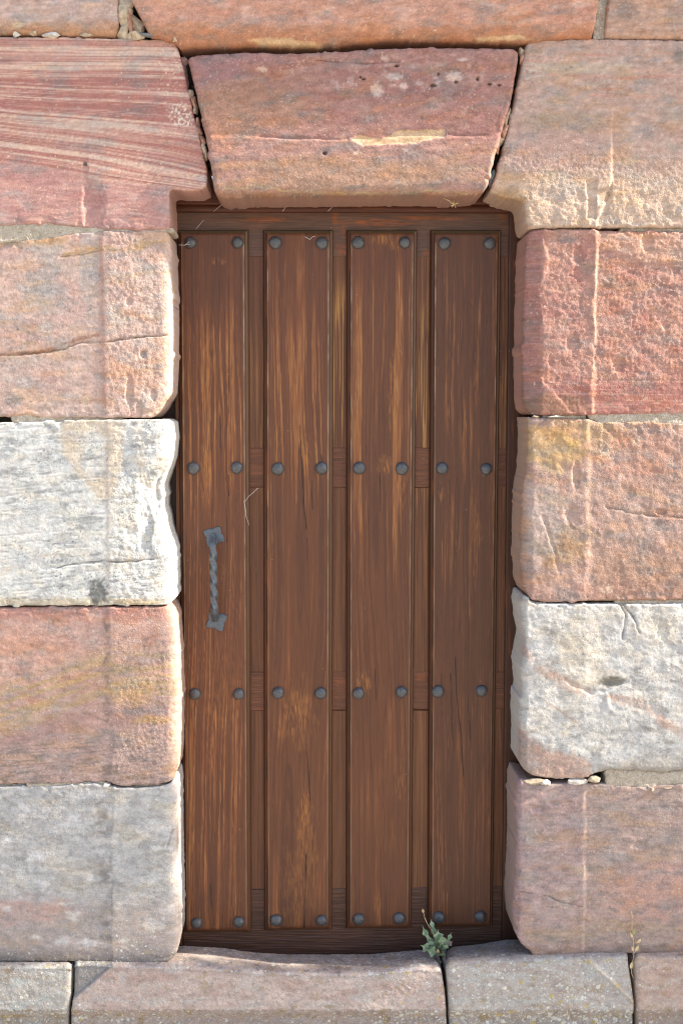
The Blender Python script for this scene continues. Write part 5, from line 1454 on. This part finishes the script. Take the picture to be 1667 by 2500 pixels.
tube("stem", [sp(1546, 2352, -0.004), sp(1550, 2342, -0.014), sp(1558, 2335, -0.020), sp(1568, 2337, -0.021), sp(1576, 2342, -0.021)], 0.0010, STRAW, dw)

# ------------------------------------------------------------------ cobweb threads and straw
WEB = simple("cobweb_silk", (0.62, 0.58, 0.52), 0.8, 0, 0.2)
def web(label, lines, rad=0.0007, mat=None, name="cobweb", cat="cobweb"):
    c0 = lines[0][0]
    e = empty(name, V(*c0), label, cat)
    for ln in lines:
        tube("strand", [V(*p) for p in ln], rad, mat or WEB, e)
F1 = FACE - 0.003
web("broken cobweb strand hanging on the groove right of the handle panel", [[(630, 1191, F1), (618, 1203, F1), (607, 1212, F1), (600, 1222, F1), (597, 1226, F1)], [(596, 1222, F1), (599, 1240, F1), (601, 1252, F1), (600, 1258, F1), (609, 1283, F1)]], 0.0006)
web("faint cobweb wisp under the second panel's top moulding", [[(744, 578, F1), (752, 582, F1), (756, 585, F1), (763, 578, F1), (770, 576, F1)]], 0.0008)
web("cobweb tied from the top left stud to the jamb", [[(464, 596, 0.13), (452, 598, 0.13), (436, 597, 0.13)], [(462, 590, 0.13), (450, 600, 0.13), (438, 600, 0.13)], [(478, 560, F1), (488, 548, F1), (498, 537, F1)]], 0.0006)
web("small tuft of straw stuck under the lintel stone", [[(1082, 484, 0.02), (1096, 490, 0.03), (1106, 500, 0.04)], [(1104, 492, 0.03), (1110, 502, 0.035), (1112, 508, 0.03)], [(1116, 494, 0.03), (1108, 500, 0.03), (1100, 503, 0.03)], [(1108, 490, 0.03), (1106, 500, 0.03), (1103, 506, 0.03)], [(1098, 494, 0.03), (1108, 498, 0.03), (1120, 496, 0.03)]], 0.0012, STRAW, "straw_tuft", "straw")
web("fine cobweb threads hanging below the left end of the lintel stone", [[(545, 498, 0.12), (535, 505, 0.13), (522, 516, 0.14)], [(690, 516, 0.14), (697, 506, 0.14), (703, 503, 0.14)], [(800, 516, 0.14), (808, 508, 0.14), (812, 505, 0.14)]], 0.0006)

# ------------------------------------------------------------------ unseen blocker added past the wall's right end: a leafy branch shading the foot
def added_shade_tree():
    rs = np.random.RandomState(5)
    t = empty("added_shade_tree", (7.4, -1.3, 0), "tree beyond the right end of the wall with a long leafy branch", "added_shade_tree")
    bark = simple("bark", (0.13, 0.10, 0.075), 0.9, 0, 0.2, 30.0, 0.4, 0.9, 0.02)
    lm = leafmat("tree_leaf", ((0.06, 0.10, 0.035), (0.09, 0.13, 0.05)))
    def limb(pts, r0, r1):
        v = []; f = []; n = 10; pts = [Vector(p) for p in pts]
        for i, p in enumerate(pts):
            d = (pts[min(i + 1, len(pts) - 1)] - pts[max(i - 1, 0)]).normalized()
            a = d.cross(Vector((0.3, 1, 0.1))).normalized(); b = d.cross(a); r = r0 + (r1 - r0) * i / (len(pts) - 1)
            for k in range(n):
                q = 2 * math.pi * k / n
                v.append(p + a * math.cos(q) * r + b * math.sin(q) * r)
        for i in range(len(pts) - 1):
            for k in range(n):
                a, b = i * n + k, i * n + (k + 1) % n
                f.append((a, b, b + n, a + n))
        return v, f
    v, f = limb([(7.4, -1.3, -0.1), (7.42, -1.28, 1.0), (7.36, -1.2, 2.2), (7.2, -1.0, 3.2), (7.05, -0.8, 3.9)], 0.17, 0.08)
    v2, f2 = limb([(7.1, -0.85, 3.7), (6.6, -0.55, 4.0), (5.8, -0.44, 4.0), (5.0, -0.42, 3.9), (4.2, -0.43, 3.75), (3.7, -0.43, 3.6)], 0.055, 0.008)
    f = f + [tuple(len(v) + k for k in q) for q in f2]; v = v + v2
    pyd("added_trunk", v, f, bark, t, True)
    V_ = []; F_ = []
    n = 620
    for i in range(n + 500):
        if i < n:
            ph = rs.uniform(-1, 1); th = rs.uniform(0, 2 * math.pi); rr = math.sqrt(rs.rand())
            c = np.array((5.05 + 1.75 * ph, -0.43 + 0.075 * rr * math.cos(th), 3.88 + 0.52 * rr * math.sin(th) + 0.06 * math.sin(ph * 7)))
        else:
            d = rs.normal(size=3); d /= np.linalg.norm(d)
            c = np.array((7.3, -1.6, 4.7)) + d * np.array((0.8, 0.8, 0.7)) * rs.rand() ** 0.4
        a = rs.normal(size=3); a /= np.linalg.norm(a); b = np.cross(a, rs.normal(size=3)); b /= np.linalg.norm(b)
        L = rs.uniform(0.05, 0.085); w_ = L * 0.55
        k = len(V_)
        V_ += [c - a * L / 2, c + b * w_ / 2, c + a * L / 2, c - b * w_ / 2]; F_.append((k, k + 1, k + 2, k + 3))
    pyd("added_crown", V_, F_, lm, t)
added_shade_tree()

# ------------------------------------------------------------------ ground
def ground():
    m, t, b = newmat("sandy_ground")
    pos = N(t, "ShaderNodeNewGeometry").outputs["Position"]
    n1 = N(t, "ShaderNodeTexNoise", Scale=6.0, Detail=8.0, Roughness=0.65); t.links.new(pos, n1.inputs["Vector"])
    n2 = N(t, "ShaderNodeTexNoise", Scale=140.0, Detail=4.0); t.links.new(pos, n2.inputs["Vector"])
    c = mixc(t, rng(t, n1.outputs[0], 0.35, 0.65, 0, 1), (0.31, 0.285, 0.25), (0.39, 0.36, 0.32))
    c = mixc(t, 1.0, c, rng(t, n2.outputs[0], 0.3, 0.7, 0.75, 1.2, False), 'MULTIPLY')
    t.links.new(c, b.inputs["Base Color"]); b.inputs["Roughness"].default_value = 0.95
    t.links.new(bump(t, n2.outputs[0], 0.6, 0.006), b.inputs["Normal"])
    s = 400.0
    v = []; f = []; n = 40
    xs = [s * math.copysign(abs(q) ** 3, q) for q in np.linspace(-1, 1, n + 1)]
    for yv in xs:
        for xv in xs: v.append((xv, yv, 0.004 * math.sin(xv * 1.3) * math.cos(yv * 1.7) - 0.004))
    for i in range(n):
        for j in range(n):
            a = i * (n + 1) + j
            f.append((a, a + 1, a + n + 2, a + n + 1))
    o = pyd("ground", v, f, m, None, True)
    tag(o, "pale sandy ground in front of the wall", "ground", None, "structure")
ground()
